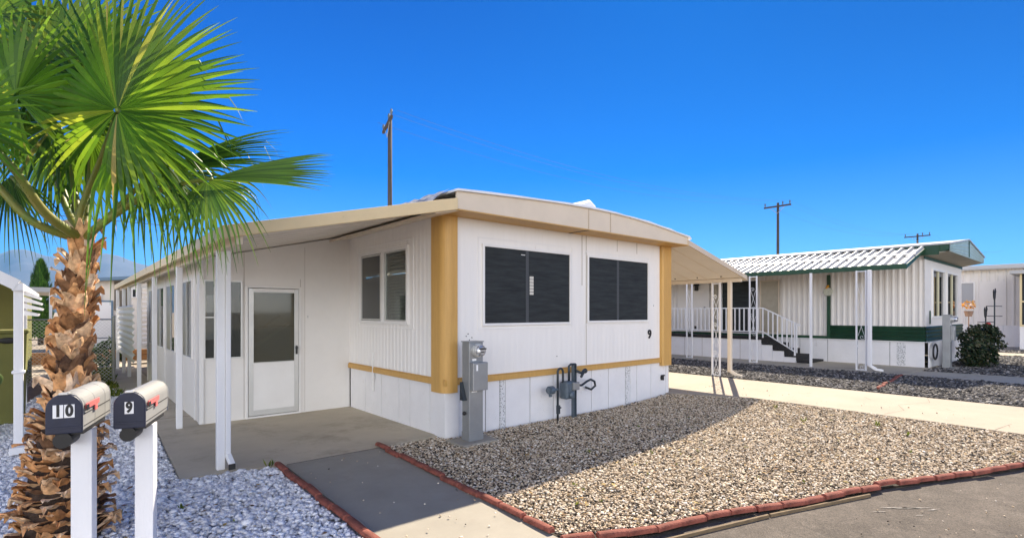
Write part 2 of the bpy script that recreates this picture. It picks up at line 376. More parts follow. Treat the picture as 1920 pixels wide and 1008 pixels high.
# perforated skirting vent: rows of punched holes
def punched(m):
    nt = m.node_tree; p = nt.nodes['Principled BSDF'] if 'Principled BSDF' in nt.nodes else [n for n in nt.nodes if n.type == 'BSDF_PRINCIPLED'][0]
    tc = nt.nodes.new('ShaderNodeTexCoord'); v = nt.nodes.new('ShaderNodeTexVoronoi'); v.inputs['Scale'].default_value = 48; v.inputs['Randomness'].default_value = .55
    r = nt.nodes.new('ShaderNodeValToRGB'); r.color_ramp.elements[0].position = .33; r.color_ramp.elements[1].position = .42
    r.color_ramp.elements[0].color = (.03,.03,.03,1); r.color_ramp.elements[1].color = (.72,.72,.72,1)
    nt.links.new(tc.outputs['Object'], v.inputs['Vector']); nt.links.new(v.outputs['Distance'], r.inputs[0]); nt.links.new(r.outputs[0], p.inputs['Base Color'])
punched(M['vent'])
def asphalt_detail(m):
    nt = m.node_tree; p = [n for n in nt.nodes if n.type == 'BSDF_PRINCIPLED'][0]
    src = p.inputs['Base Color'].links[0].from_socket
    tc = nt.nodes.new('ShaderNodeTexCoord'); v = nt.nodes.new('ShaderNodeTexVoronoi'); v.inputs['Scale'].default_value = 130
    r = nt.nodes.new('ShaderNodeValToRGB'); r.color_ramp.elements[0].color = (.45,.45,.45,1); r.color_ramp.elements[1].color = (1.6,1.55,1.5,1)
    mx = nt.nodes.new('ShaderNodeMix'); mx.data_type = 'RGBA'; mx.blend_type = 'MULTIPLY'; mx.inputs[0].default_value = .8
    nt.links.new(tc.outputs['Object'], v.inputs['Vector']); nt.links.new(v.outputs['Color'], r.inputs[0]); nt.links.new(src, mx.inputs[6]); nt.links.new(r.outputs[0], mx.inputs[7]); nt.links.new(mx.outputs[2], p.inputs['Base Color'])
asphalt_detail(M['asphalt'])

# ------------------------------------------------------------------ ground, paths, beds
ROADL = [(-9,8.0),(-3,4.9),(0,3.25),(1.2,2.95),(2.60,2.50),(3.23,2.20),(3.86,2.04),(4.67,1.70),(5.72,1.37),(7.46,.60),(9.0,-.05),(12,-1.2),(20,-4.2),(60,-20)]
sheet('ground', [(-400,-400),(600,-400),(600,600),(-400,600)], -.06, M['ground'])
sheet('road', [(-9,-30)]+ROADL+[(60,-30)], -.035, M['asphalt'])
sheet('walkway', [(1.66,2.7),(2.62,2.52),(2.78,5.64),(1.72,5.60)], 0, M['walk'], thick=.1)
sheet('patio', [(.82,5.78),(1.3,5.72),(1.72,5.615),(3.68,5.655),(3.68,8.5),(1.5,8.5),(1.5,20),(.6,20),(.62,14.5),(.95,12),(.95,9)], .004, M['conc'], thick=.12)
sheet('driveway', [(8.5,5.42),(9.0,4.15),(8.92,1.6),(8.80,.05),(10.62,-.65),(10.62,18),(8.5,18)], 0, M['drive'], thick=.08)
sheet('neighbour_patio', [(13.9,3.1),(14.2,3.02),(17.0,3.0),(17.0,3.1),(17,16),(13.6,16)], .004, M['conc'], thick=.08)
sheet('neighbour_walkway', [(13.75,-1),(15.1,-1),(15.35,1.25),(15.2,2.98),(13.95,3.05)], 0, M['conc'], thick=.08)
sheet('gravel_bed_base', [(2.82,5.62),(2.66,2.5)]+ROADL[5:11]+[(8.78,.04),(8.9,1.6),(8.98,4.13),(8.48,5.44),(3.6,5.6)], -.022, M['gbase'])
sheet('white_gravel_bed_base', [(1.68,5.6),(1.6,2.7),(1.2,2.95),(0,3.25),(-3,4.9),(-1.3,8),(-.55,12),(-.1,16),(.62,14.5),(.95,12),(.95,9),(.82,5.76)], -.022, M['wbase'])
sheet('neighbour_gravel_base', [(10.64,-1.0),(13.75,-2),(13.95,3.05),(13.6,16),(10.64,16)], -.022, M['nbase'])
sheet('far_gravel_base', [(15.12,-2.5),(26,-7),(26,8),(17.2,8),(17.2,2.98),(15.22,2.96),(15.37,1.25)], -.02, M['nbase'])
sheet('far_path', [(22.5,-5),(24,-5),(24,9),(22.5,9)], .004, M['drive'], thick=.05)
sheet('far_yard', [(28.8,-9),(60,-9),(60,20),(24,20),(24,9),(26.01,8),(26.01,-9)], -.016, M['drive'])
sheet('back_yard', [(.6,15.2),(1.5,20.1),(3.6,20.1),(3.6,24),(-6,24),(-2,16)], -.018, M['drive'])
# paver floor of the left lot
sheet('paver_path', [(-1.32,8),(-.57,12),(-.12,16.5),(-12,22),(-12,10),(-3,5.0)], -.015, M['paver'])

def inside(px, py, poly):
    n = len(poly); r = np.zeros(px.shape, bool); j = n-1
    for i in range(n):
        xi, yi = poly[i]; xj, yj = poly[j]
        c = ((yi > py) != (yj > py)) & (px < (xj-xi)*(py-yi)/(yj-yi+1e-12)+xi); r ^= c; j = i
    return r
ph = (1+5**.5)/2
ICO = np.array([(-1,ph,0),(1,ph,0),(-1,-ph,0),(1,-ph,0),(0,-1,ph),(0,1,ph),(0,-1,-ph),(0,1,-ph),(ph,0,-1),(ph,0,1),(-ph,0,-1),(-ph,0,1)], float)/math.sqrt(1+ph*ph)
IF = np.array([(0,11,5),(0,5,1),(0,1,7),(0,7,10),(0,10,11),(1,5,9),(5,11,4),(11,10,2),(10,7,6),(7,1,8),(3,9,4),(3,4,2),(3,2,6),(3,6,8),(3,8,9),(4,9,5),(2,4,11),(6,2,10),(8,6,7),(9,8,1)])
def stones(name, poly, dens, size, m, label, cat, lift=0., flat=.6, jitter=.28, cull=None, tilt=.30):
    P = np.array(poly); x0, y0 = P.min(0); x1, y1 = P.max(0)
    n = int((x1-x0)*(y1-y0)*dens); px = rng.uniform(x0, x1, n); py = rng.uniform(y0, y1, n)
    k = inside(px, py, poly)
    if cull is not None: k &= cull(px, py)
    px = px[k]; py = py[k]; n = len(px)
    s = size*np.exp(rng.normal(0, .28, n))
    V = ICO[None]*(1+rng.uniform(-jitter, jitter, (n, 12, 1)))
    V = V*np.stack([np.ones(n), rng.uniform(.6, .95, n), rng.uniform(flat*.7, flat*1.2, n)], 1)[:, None, :]
    a = rng.uniform(0, 2*math.pi, n); b = rng.normal(0, tilt, n)
    ca, sa, cb, sb = np.cos(a), np.sin(a), np.cos(b), np.sin(b)
    X, Y, Z = V[..., 0], V[..., 1], V[..., 2]
    X, Z = X*cb[:, None]+Z*sb[:, None], -X*sb[:, None]+Z*cb[:, None]
    X, Y = X*ca[:, None]-Y*sa[:, None], X*sa[:, None]+Y*ca[:, None]
    t = np.clip((px-6.5)/5, 0, 1); g = .21*t*t*(3-2*t)
    V = np.stack([X*s[:, None]+px[:, None], Y*s[:, None]+py[:, None], Z*s[:, None]+(g-.018+lift+rng.uniform(0, .022, n))[:, None]], -1).reshape(-1, 3)
    F = (IF[None]+12*np.arange(n)[:, None, None]).reshape(-1)
    me = bpy.data.meshes.new(name); me.vertices.add(len(V)); me.vertices.foreach_set('co', V.ravel())
    me.loops.add(len(F)); me.loops.foreach_set('vertex_index', F.astype(np.int32))
    me.polygons.add(len(F)//3); me.polygons.foreach_set('loop_start', np.arange(0, len(F), 3, dtype=np.int32)); me.polygons.foreach_set('loop_total', np.full(len(F)//3, 3, np.int32))
    me.update(); me.validate(); me.materials.append(m)
    o = bpy.data.objects.new(name, me); COL.objects.link(o); tag(o, label, cat, kind='stuff'); print(name, n); return o
GPOLY = [(2.84,5.60),(2.70,2.60)]+[(x, y+.07) for x, y in ROADL[5:11]]+[(8.78,.10),(8.9,1.6),(8.96,4.10),(8.46,5.44),(3.72,5.46),(3.6,5.6)]
stones('gravel', GPOLY, 5200, .0106, M['stone'], 'mixed brown, grey and white gravel filling the bed before the front wall', 'gravel', flat=.42, tilt=.2)
WPOLY = [(1.62,5.58),(1.55,2.75),(1.2,3.0),(0,3.3),(-3,4.95),(-1.3,8),(-.55,12),(-.1,16),(.60,14.5),(.92,12),(.92,9),(.80,5.80),(.8,5.74),(1.3,5.70)]
stones('white_gravel', WPOLY, 2000, .0205, M['wstone'], 'white stone chips around the palm and the mailbox posts', 'gravel')
NPOLY = [(10.68,-1.0),(13.7,-2),(13.9,3.05),(13.55,12),(10.68,12)]
stones('gravel', NPOLY, 900, .024, M['shade_stone'], 'gravel strip with shade put into its stone colour, between the driveway and the green trimmed home', 'gravel')
stones('gravel', [(15.15,-2),(26,-6),(26,6),(21.3,6),(21.3,2.9),(16.9,2.9),(15.3,2.96),(15.4,1.25)], 420, .032, M['shade_stone'], 'half sunlit gravel yard with shade put into its stone colour, right of the green trimmed home', 'gravel', cull=lambda x, y: ~((x > 22.4) & (x < 24.1)))

stones('stray_stones', [(1.75,2.8),(2.6,2.6),(2.74,5.5),(1.76,5.5)], 14, .008, M['stone'], 'few stray stones lying on the walkway slab', 'stones', lift=.024)
stones('stray_stones', [(8.6,5.3),(9.1,4.1),(9.0,.2),(9.7,.0),(9.7,5.3)], 12, .010, M['stone'], 'stray stones scattered on the edge of the driveway', 'stones', lift=.022)
stones('stray_stones', [(2.4,1.6),(3.2,1.9),(4.6,1.45),(5.7,1.1),(7.4,.35),(8.4,-.1),(8.0,-.6),(3,.9)], 22, .007, M['stone'], 'small stones kicked out onto the asphalt', 'stones', lift=-.012)
def litter(name, poly, n, label, seed):
    r_ = random.Random(seed); P = np.array(poly); mb = MB(); k = 0
    while k < n:
        x = r_.uniform(P[:,0].min(), P[:,0].max()); y = r_.uniform(P[:,1].min(), P[:,1].max())
        if not inside(np.array([x]), np.array([y]), poly)[0]: continue
        k += 1; a = r_.uniform(0, 6.28); l = r_.uniform(.012, .035); w_ = l*r_.uniform(.2, .5); z = gz(x)+.012+r_.uniform(0, .012)
        d = Vector((math.cos(a), math.sin(a), r_.uniform(-.2,.3)))*l; e = Vector((-math.sin(a), math.cos(a), r_.uniform(-.3,.3)))*w_
        c = Vector((x, y, z)); mb.add([c-d, c+e, c+d, c-e], [(0,1,2,3)])
    me = bpy.data.meshes.new(name); me.from_pydata(mb.v, [], mb.f); me.materials.append(M['litter']); o = bpy.data.objects.new(name, me); COL.objects.link(o); tag(o, label, 'leaf litter', kind='stuff')
litter('leaf_litter', GPOLY, 900, 'dry brown leaf bits scattered through the brown gravel', 3)
litter('leaf_litter', [(1.5,5.4),(1.55,2.75),(0,3.3),(-.3,6),(.7,6)], 160, 'dry leaf bits on the white stone chips round the palm', 4)
# red scalloped edging bricks
def brick_mesh(l):
    """rounded-back edging brick: half-round section, slightly pinched ends"""
    mb = MB(); n = 8; segs = [(-.5,.80),(-.47,.96),(0,1.0),(.47,.96),(.5,.80)]
    o = 0
    for a, s in segs:
        for k in range(n+1):
            t = math.pi*k/n; mb.v.append((a*l*.985, math.cos(t)*.033*s, -.04+(.035+.036*math.sin(t)**.45)*s))
    for i in range(len(segs)-1):
        for k in range(n): mb.f.append((i*(n+1)+k, i*(n+1)+k+1, (i+1)*(n+1)+k+1, (i+1)*(n+1)+k))
    mb.f.append(tuple(range(n+1))); e = (len(segs)-1)*(n+1); mb.f.append(tuple(range(e, e+n+1))[::-1])
    return mb
def edging(pts, l, group, label, lift=0, jit=.012):
    src = None; pts = [Vector((x, y, 0)) for x, y in pts]; L = [0]
    for a, b in zip(pts, pts[1:]): L.append(L[-1]+(b-a).length)
    n = int(L[-1]/l)
    def at(s):
        for i in range(len(pts)-1):
            if s <= L[i+1]: q = (s-L[i])/(L[i+1]-L[i]); return pts[i].lerp(pts[i+1], q)
        return pts[-1]
    for i in range(n):
        a = at(i*l); b = at((i+1)*l); c = (a+b)/2
        if src is None: o = src = brick_mesh(l).build('edging_brick', M['brick'], bevel=0)
        else: o = src.copy(); COL.objects.link(o)
        o.location = (c.x+random.uniform(-jit, jit), c.y+random.uniform(-jit, jit), gz(c.x)+.004+lift+random.uniform(-.006, .006))
        o.rotation_euler = (random.uniform(-.07, .07), random.uniform(-.03, .03), math.atan2(b.y-a.y, b.x-a.x)+random.uniform(-.04, .04))
        tag(o, label, 'edging brick', group)
edging([(1.66,5.66),(1.60,2.9)], .31, 'red edging bricks left of the walkway', 'red edging brick in the row between the white gravel and the walkway', lift=.01)
edging([(2.80,5.72),(2.64,2.58)], .31, 'red edging bricks right of the walkway', 'red edging brick in the row between the walkway and the brown gravel', lift=.01)
edging(ROADL[4:13], .245, 'red edging bricks along the asphalt road', 'red edging brick in the curving row between gravel and asphalt', lift=.0, jit=.018)
edging([(11.1,2.80),(14.05,3.08)], .3, 'red edging bricks before the neighbouring patio', 'red edging brick in the distant row crossing the shade-coloured gravel')
wb = MB()
wb.obox((3.12,2.09,-.025), (4.2,1.79,-.024), .022, .03); wb.obox((4.22,1.785,-.025), (5.35,1.41,-.024), .02, .03)
tag(wb.build('wooden_board', M['woodold'], bevel=.004), 'weathered thin wooden edging board lying along the asphalt before the red bricks', 'board')
# chalky spill on the asphalt and a crack in the drive
def irregular(name, cx, cy, rx, ry, rot, z, m, label, cat, n=22, seed=1):
    r = random.Random(seed); pts = []
    for i in range(n):
        a = 2*math.pi*i/n; q = r.uniform(.5, 1.1); x = math.cos(a)*rx*q; y = math.sin(a)*ry*q
        pts.append((cx+x*math.cos(rot)-y*math.sin(rot), cy+x*math.sin(rot)+y*math.cos(rot)))
    o = MB().add([(x, y, gz(x)+z) for x, y in pts], [tuple(range(n))]).build(name, m); o['kind'] = 'structure'; return o
mchalk = mat('chalk_mark', (.42,.40,.37), .95, col2=(.14,.12,.10), vscale=55)
for i, (x, y, a, b, r_) in enumerate([(5.22,1.17,.17,.016,-.75),(5.30,1.10,.20,.012,-.70),(5.38,.98,.07,.010,-.5),(5.0,1.25,.07,.007,-.7),(5.15,1.02,.05,.006,-.6)]):
    irregular('paint_mark', x, y, a, b, r_, -.031, mchalk, '', '', seed=i)
mcrack = mat('crack', (.16,.14,.12), .95)
for pts in ([(9.0,2.2),(9.4,2.05),(9.75,2.2),(10.2,1.9),(10.6,2.0)], [(9.75,2.2),(9.9,2.6),(10.1,2.75)], [(8.9,4.9),(10.6,4.92)], [(8.9,1.0),(10.6,.6)]):
    c = MB()
    for a, b in zip(pts, pts[1:]): c.add([(a[0],a[1]-.005,gz(a[0])+.0035),(b[0],b[1]-.0,gz(b[0])+.0035),(b[0],b[1]+.003,gz(b[0])+.0035),(a[0],a[1]+.002,gz(a[0])+.0035)], [(0,1,2,3)])
    c.build('crack', mcrack)['kind'] = 'structure'
c = MB().box(1.74,2.79,5.600,5.612,-.05,.006); c.build('joint', mcrack)['kind'] = 'structure'
c = MB().box(.84,1.5,9.2,9.212,0,.0065).box(.94,1.5,12.2,12.212,0,.0065); c.build('joint', mcrack)['kind'] = 'structure'

# ------------------------------------------------------------------ main home (number 9)
X0, X1, Y0, YE = 3.61, 8.60, 5.49, 20.
home = thing('mobile_home', 'white home with ochre trim and number 9, between the palm and the driveway', 'mobile home', (X0, Y0, 0))
# front wall, fine ribs, two window openings
W1 = (4.22, 5.865, 1.432, 2.455); W2 = (6.31, 7.905, 1.445, 2.455)
sheet_wall(MB(), 'y', Y0, X0, X1, .68, 2.83, [W1, W2], pitch=.105, depth=.0014, prof=((0,0),(.42,0),(.5,1),(.92,1))).build('front_wall', M['white_front'], home)
# left wall ribs
SW = (6.43, 7.905, 1.45, 2.47)
sheet_wall(MB(), 'x', X0, Y0, 8.38, .68, 2.86, [SW], pitch=.105, depth=.006, prof=((0,0),(.5,0),(.62,1),(.88,1))).build('side_wall', M['white_front'], home)
b = MB(); sheet_wall(b, 'x', X0+.001, 8.38, YE, 0, 2.86); sheet_wall(b, 'x', X1, Y0, YE, .0, 2.83, pitch=.2, depth=.012, out=1); sheet_wall(b, 'y', YE, X0, X1, 0, 2.86, out=1)
b.build('rear_wall', M['white'], home)
# skirting: separate panels with dark gaps
def skirt_panels(ax, p, edges, z0f, z1, gap=.012, recess=0):
    g = MB(); s = MB()
    for a, b_ in zip(edges, edges[1:]):
        a1, b1 = a+gap/2, b_-gap/2
        if ax == 'y': s.box(a1, b1, p-.014, p, z0f(a), z1)
        else: s.box(p-.014, p, a1, b1, z0f(0), z1)
    return s
FE = [3.60,3.782,4.255,4.504,4.599,5.064,5.536,5.957,6.402,6.832,7.284,7.419,7.613,8.036,8.514,8.60]
pf = MB(); vents = []
for a, b_ in zip(FE, FE[1:]):
    if (a, b_) in ((4.504,4.599),(7.284,7.419)): vents.append((a, b_)); continue
    pf.box(a+.006, b_-.006, Y0+.006, Y0+.02, gz(a)-.03, .66)
SE = [5.47,5.864,6.384,6.698,7.236,7.799,8.36]
for a, b_ in zip(SE, SE[1:]): pf.box(X0+.006, X0+.02, a+.006, b_-.006, .0, .66)
pf.build('skirting', M['skirt'], home, bevel=.003)
for a, b_ in vents: MB().box(a+.004, b_-.004, Y0+.004, Y0+.018, gz(a)-.03, .66).build('skirting_vent', M['vent'], home)
MB().box(X0+.022, X1-.03, Y0+.022, Y0+.03, -.03, .70).box(X0+.022, X0+.03, Y0+.03, 8.37, -.03, .70).build('skirting_backing', M['gap'], home)
MB().box(X1-.05, X1+.0, Y0+.021, Y0+.06, -.0, .66).build('corner_strip', M['alu'], home)
cr = MB(); cr.prism([(X0-.012,Y0-.012,-.02),(X0+.20,Y0-.012,-.02),(X0+.20,Y0+.003,-.02),(X0+.003,Y0+.003,-.02),(X0+.003,Y0+.22,-.02),(X0-.012,Y0+.22,-.02)], (0,0,.60))
cr.build('corner_flashing', M['skirt'], home)
# belt trim
bt = MB(); bt.box(X0-.03, X1+.01, Y0-.032, Y0-.003, .655, .728); bt.box(X0-.03, X1+.01, Y0-.022, Y0-.002, .728, .745)
bt.build('belt_trim', M['tan'], home, bevel=.006)
bt = MB(); bt.box(X0-.032, X0-.014, Y0, 8.375, .655, .728); bt.box(X0-.022, X0-.013, Y0, 8.375, .728, .745)
bt.build('belt_trim', M['tan'], home, bevel=.006)
# ochre corner posts (rounded)
def corner_post(px, py, sx, wx, wy, z0, z1):
    """L-shaped rounded corner post; sx=+1 left corner (extends to +x), -1 right corner"""
    pts = []; e = .05; r = .07
    pts = [(wx, -e), (r, -e)]
    for k in range(1, 7):
        a = math.pi/2*k/6; pts.append((r-e*0-(r+e)*math.sin(a)*1.0, -e+(r+e)*(1-math.cos(a))))
    pts += [(-e, wy), (-.002, wy), (-.002, -.002), (wx, -.002)]
    return MB().prism([(px+sx*x, py+y, z0) for x, y in pts], (0, 0, z1-z0))
corner_post(X0, Y0, 1, .155, .25, .565, 2.80).build('corner_post', M['tan'], home, smooth=False)
cp = MB()
cp.prism([(8.30,Y0-.002,.60),(8.30,Y0-.05,.60),(8.33,Y0-.075,.60),(8.56,Y0-.075,.60),(8.62,Y0-.045,.60),(8.64,Y0+.02,.60),(8.64,Y0+.2,.60),(8.602,Y0+.2,.60),(8.602,Y0-.002,.60)], (0,0,2.20))
cp.build('corner_post', M['tan'], home)
# bowed roof + front fascia + soffit
PR = [(3.52,3.018),(4.21,3.055),(5.0,3.095),(5.89,3.117),(6.6,3.108),(7.17,3.08),(7.9,3.02),(8.64,2.935)]
def rz(x):
    for (a, za), (b_, zb) in zip(PR, PR[1:]):
        if a <= x <= b_: return za+(zb-za)*(x-a)/(b_-a)
    return PR[-1][1] if x > 8 else PR[0][1]
xs = np.linspace(3.52, 8.64, 25)
def smooth_prof(x):
    return np.interp(x, [p[0] for p in PR], [p[1] for p in PR])
zs = smooth_prof(xs); zs = np.convolve(np.pad(zs, 2, mode='edge'), [.1,.2,.4,.2,.1], 'valid'); zs[0], zs[-1] = PR[0][1], PR[-1][1]
fa = MB()
n = len(xs)
fa.prism([(x, 5.11, 2.812) for x in (xs[0], xs[-1])]+[(x, 5.11, z) for x, z in zip(xs[::-1], zs[::-1])], (0, .02, 0))
fa.build('fascia', M['cream'], home)
fj = MB()
for x in (5.89, 6.40): fj.box(x-.004, x+.004, 5.104, 5.112, 2.815, float(np.interp(x, xs, zs))-.004)
for x in (5.875, 6.385):
    for k in range(9): fj.box(x-.004, x+.004, 5.105, 5.112, 2.83+k*.03, 2.837+k*.03)
fj.build('fascia_joint', mat('joint_line', (.45,.36,.27), .7), home)
MB().box(3.50, 8.655, 5.10, Y0+.01, 2.796, 2.810).build('soffit', M['tan'], home)
MB().box(5.86, 5.90, 5.098, Y0, 2.792, 2.7955).build('soffit_joint', M['gap'], home)
rf = MB(); rx = np.concatenate([[3.47], xs, [8.69]]); rzz = np.concatenate([[zs[0]-.02], zs, [zs[-1]-.03]])
NY = 40
for j in range(NY+1):
    y = 5.075+(YE+.3-5.075)*(j/NY)**1.6
    for i, (x, z) in enumerate(zip(rx, rzz)): 
        wv = .010*noise.noise(Vector((x*2.3, y*2.3, 0))) + .012*noise.noise(Vector((x*7, y*7, 3)))
        rf.v.append((x, y, z+.028+wv))
    for i, (x, z) in enumerate(zip(rx, rzz)): rf.v.append((x, y, z+.002))
k = len(rx)
for j in range(NY):
    for i in range(k-1):
        a = j*2*k+i; rf.f.append((a, a+1, a+2*k+1, a+2*k)); rf.f.append((a+k, a+k+2*k, a+k+2*k+1, a+k+1))
    a = j*2*k; rf.f.append((a, a+2*k, a+3*k, a+k)); a = j*2*k+k-1; rf.f.append((a, a+k, a+3*k, a+2*k))
for i in range(k-1): rf.f.append((i, i+k, i+k+1, i+1)); a = NY*2*k+i; rf.f.append((a, a+1, a+1+k, a+k))
rf.build('roof', M['roofwhite'], home, smooth=False)
# torn flashing strip where left awning meets the roof
tf = MB(); N_ = 40
for j in range(N_+1):
    y = 5.2+j*.12; tf.v += [(3.20+.05*random.random(), y, 2.865+.02*random.random()), (3.34, y, 2.955+.025*random.random()), (3.49, y, 3.045+.03*random.random())]
for j in range(N_):
    for i in range(2): tf.f.append((j*3+i, j*3+i+1, j*3+i+4, j*3+i+3))
tf.build('flashing', M['roofdark'], home)
rv = MB(); vx, vy = 7.15, 6.4
rv.prism([(vx-.60,vy-.3,3.08),(vx+.38,vy-.3,3.02),(vx+.16,vy-.24,3.52),(vx+.02,vy-.22,3.62),(vx-.20,vy-.24,3.50)], (0,.6,0))
rv.build('roof_vent', M['roofwhite'], home, bevel=.05, smooth=True)

# front windows (screened)
for (a, b_, c, d_), extra in ((W1, 1), (W2, 0)):
    f = frame(MB(), 'y', Y0, a, b_, c, d_, wd=.035, d0=-.05, d1=.03).build('window', M['frame'], home, bevel=.004)
    if extra: fr = frame(MB(), 'y', Y0, a-.09, b_+.06, c-.07, d_+.11, wd=.012, d0=0, d1=.010).build('outer_trim', M['frame'], f)
    else: fr = frame(MB(), 'y', Y0, a-.06, b_+.05, c-.05, d_+.08, wd=.012, d0=0, d1=.010).build('outer_trim', M['frame'], f)
    pane('y', Y0-.008, a, b_, c, d_).build('screen', M['screen'], f)
    mx = a+(b_-a)*.47; MB().box(mx-.028, mx+.028, Y0-.0125, Y0-.0115, c, d_).build('mullion', M['screen_bar'], f)
    if extra:
        s = MB()
        for k in range(6): s.box(mx+.045, mx+.12, Y0-.014, Y0-.0125, 1.83+k*.045, 1.868+k*.045)  # pale strips on the screen imitate daylight showing through the far window's blinds
        s.build('blind', M['blind'], f)
        MB().box(mx-.12, mx-.045, Y0-.016, Y0-.0125, 2.385, 2.395).build('sticker', M['plate'], f)
mline = mat('caulk_line', (.42,.38,.34), .8)
sm = MB()
for x in (6.166, 6.265): sm.box(x-.004, x+.004, Y0-.0075, Y0-.001, .75 if x > 6.2 else 2.0, 2.79)
for x in (7.05, 7.6): sm.box(x-.003, x+.003, Y0-.0065, Y0-.001, 2.60, 2.79)
sm.build('wall_joint', mline, home)
o = text_mesh('9', .215, .0035, M['black'], 'house_number', .008); o.rotation_euler = (R(90), 0, 0); o.location = (7.97, Y0-.012, 1.18); put(o, home)
MB().box(8.33,8.42,Y0-.01,Y0+.005,.36,.385).box(8.34,8.37,Y0-.05,Y0+.005,.33,.42).box(8.37,8.43,Y0-.03,Y0,.40,.425).build('tap', M['black'], home)
bolts = MB()
for x, z in ((3.93,1.27),(3.98,1.22),(4.02,1.25),(3.96,1.30),(5.6,.92),(8.1,1.7)): bolts.ball((x, Y0-.006, z), .008, 6, 4)
bolts.build('bolt', M['gap'], home)
# side window with blinds
a, b_, c, d_ = SW
f = frame(MB(), 'x', X0, a, b_, c, d_, wd=.045, d0=-.07, d1=.035, bars=()).build('window', M['frame'], home, bevel=.004)
MB().box(X0-.03, X0+.03, 7.13, 7.19, c, d_).build('mullion', M['frame'], f)
frame(MB(), 'x', X0, a-.16, b_+.07, c-.09, d_+.12, wd=.012, d0=0, d1=.018).build('outer_trim', M['frame'], f)
frame(MB(), 'x', X0, 7.25, b_-.03, c+.03, d_-.03, wd=.022, d0=-.02, d1=.015).build('sash', M['alu'], f)
frame(MB(), 'x', X0, a+.02, 7.10, c+.02, d_-.02, wd=.02, d0=-.03, d1=.005).build('sash', M['alu'], f)
pane('x', X0+.012, a, 7.13, c, d_).build('pane', glass('clear_glass', (.1,.1,.1), .9), f)
pane('x', X0-.004, 7.19, b_, c, d_).build('screen', glass('screen_mesh', (.03,.03,.03), .6, .5), f)
bl = MB(); z = c+.02
while z < d_-.02:
    bl.add([(X0+.065,a+.02,z),(X0+.065,7.12,z),(X0+.105,7.12,z+.026),(X0+.105,a+.02,z+.026)], [(0,1,2,3)])
    bl.add([(X0+.065,7.2,z),(X0+.065,b_-.02,z),(X0+.105,b_-.02,z+.026),(X0+.105,7.2,z+.026)], [(0,1,2,3)]); z += .045
bl.build('blind', M['blind'], f)
cd = MB(); cd.box(X0-.035,X0-.013,7.45,7.47,.37,.96); cd.box(X0-.05,X0-.013,7.43,7.49,.96-.42,.96-.30)
cd.build('conduit', M['frame'], home, bevel=.003)

# sunroom
SY, SX = 8.38, 1.44
DH = (2.03, 2.79, 0.02, 1.955); SWN = (1.60, 1.935, .93, 2.02)
def awn_z(x): return 2.25+(x-1.10)*(2.855-2.25)/(3.6-1.10)
sheet_wall(MB(), 'y', SY, SX, X0-.001, .0, lambda u: awn_z(u)-.0, [(1.49,1.945,.93,2.02), DH]).build('sunroom_front_wall', M['white'], home)
SWS = [(9.02,9.99),(10.62,11.62),(11.97,13.05),(13.55,14.35)]
sheet_wall(MB(), 'x', SX, SY, 14.6, 0, awn_z(SX), [(a, b_, .90, 2.05) for a, b_ in SWS]).build('sunroom_side_wall', M['white'], home)
sheet_wall(MB(), 'y', 14.6, SX, X0, 0, lambda u: awn_z(u), [(1.8,3.2,.9,2.0)], out=1).build('sunroom_rear_wall', M['white'], home)
tr = MB(); tr.prism([(SX-.025,SY-.025,.01),(SX+.03,SY-.025,.01),(SX+.03,SY-.001,.01),(SX-.001,SY-.001,.01),(SX-.001,SY+.09,.01),(SX-.025,SY+.09,.01)],(0,0,awn_z(SX)-.03))
for y in (9.0-.22, 10.3, 11.8, 13.3, 14.55): MB().box(SX-.02,SX-.001,y-.035,y+.035,.01,awn_z(SX)-.02).build('sunroom_trim', M['frame'], home, bevel=.003)


tr.build('sunroom_trim', M['frame'], home, bevel=.003)
gl_ = MB().box(1.988,1.996,SY-.003,SY-.0005,.02,2.45).box(2.80,2.806,SY-.003,SY-.0005,.02,2.1); gl_.box(2.869,2.873,SY-.003,SY-.0005,.02,2.60); gl_.build('wall_joint', mline, home)
f = frame(MB(), 'y', SY, 1.49, 1.945, .93, 2.02, wd=.022, d0=-.04, d1=.02).build('window', M['alu'], home)
MB().box(1.60,1.62,SY-.01,SY+.02,.93,2.02).box(1.49,1.60,SY-.01,SY+.02,1.50,1.515).build('mullion', M['alu'], f)
pane('y', SY, 1.49, 1.945, .93, 2.02).build('pane', M['glass'], f)
for a, b_ in SWS:
    f = frame(MB(), 'x', SX, a, b_, .90, 2.05, wd=.025, d0=-.04, d1=.02).build('window', M['frame'], home)
    m_ = (a+b_)/2
    MB().box(SX-.015, SX+.02, m_-.015, m_+.015, .90, 2.05).build('mullion', M['alu'], f)
    pane('x', SX+.003, a, m_-.015, .90, 2.05).build('pane', M['glass'], f)
    pane('x', SX-.003, m_+.015, b_, .90, 2.05).build('screen', glass('sunroom_screen', (.03,.03,.03), .3, .5), f)
# sunroom interior floor
MB().box(SX+.01, X0-.01, SY+.02, 14.58, .0, .02).build('sunroom_floor', M['inside'], home)
# screen door
dr = MB(); a, b_, c, d_ = DH
frame(dr, 'y', SY, a+.012, b_-.012, c+.01, d_-.01, wd=.028, d0=-.02, d1=.02)
df = dr.build('door_frame', M['frame'], home, bevel=.003)
dm = MB(); Yd = SY-.012
w0, w1, z0_, z1_ = 2.105, 2.725, .82, 1.89
dm.box(a+.02, w0, Yd, Yd+.03, c+.02, d_-.02).box(w1, b_-.02, Yd, Yd+.03, c+.02, d_-.02).box(w0, w1, Yd, Yd+.03, z1_, d_-.02).box(w0, w1, Yd, Yd+.03, c+.02, z0_)
door = dm.build('door', M['frame'], home, bevel=.003)
MB().box(a+.02, a+.085, Yd-.006, Yd-.001, c+.02, d_-.02).box(b_-.085, b_-.02, Yd-.006, Yd-.001, c+.02, d_-.02).box(a+.085, b_-.085, Yd-.006, Yd-.001, c+.02, c+.10).build('door_rail', M['alu'], door)
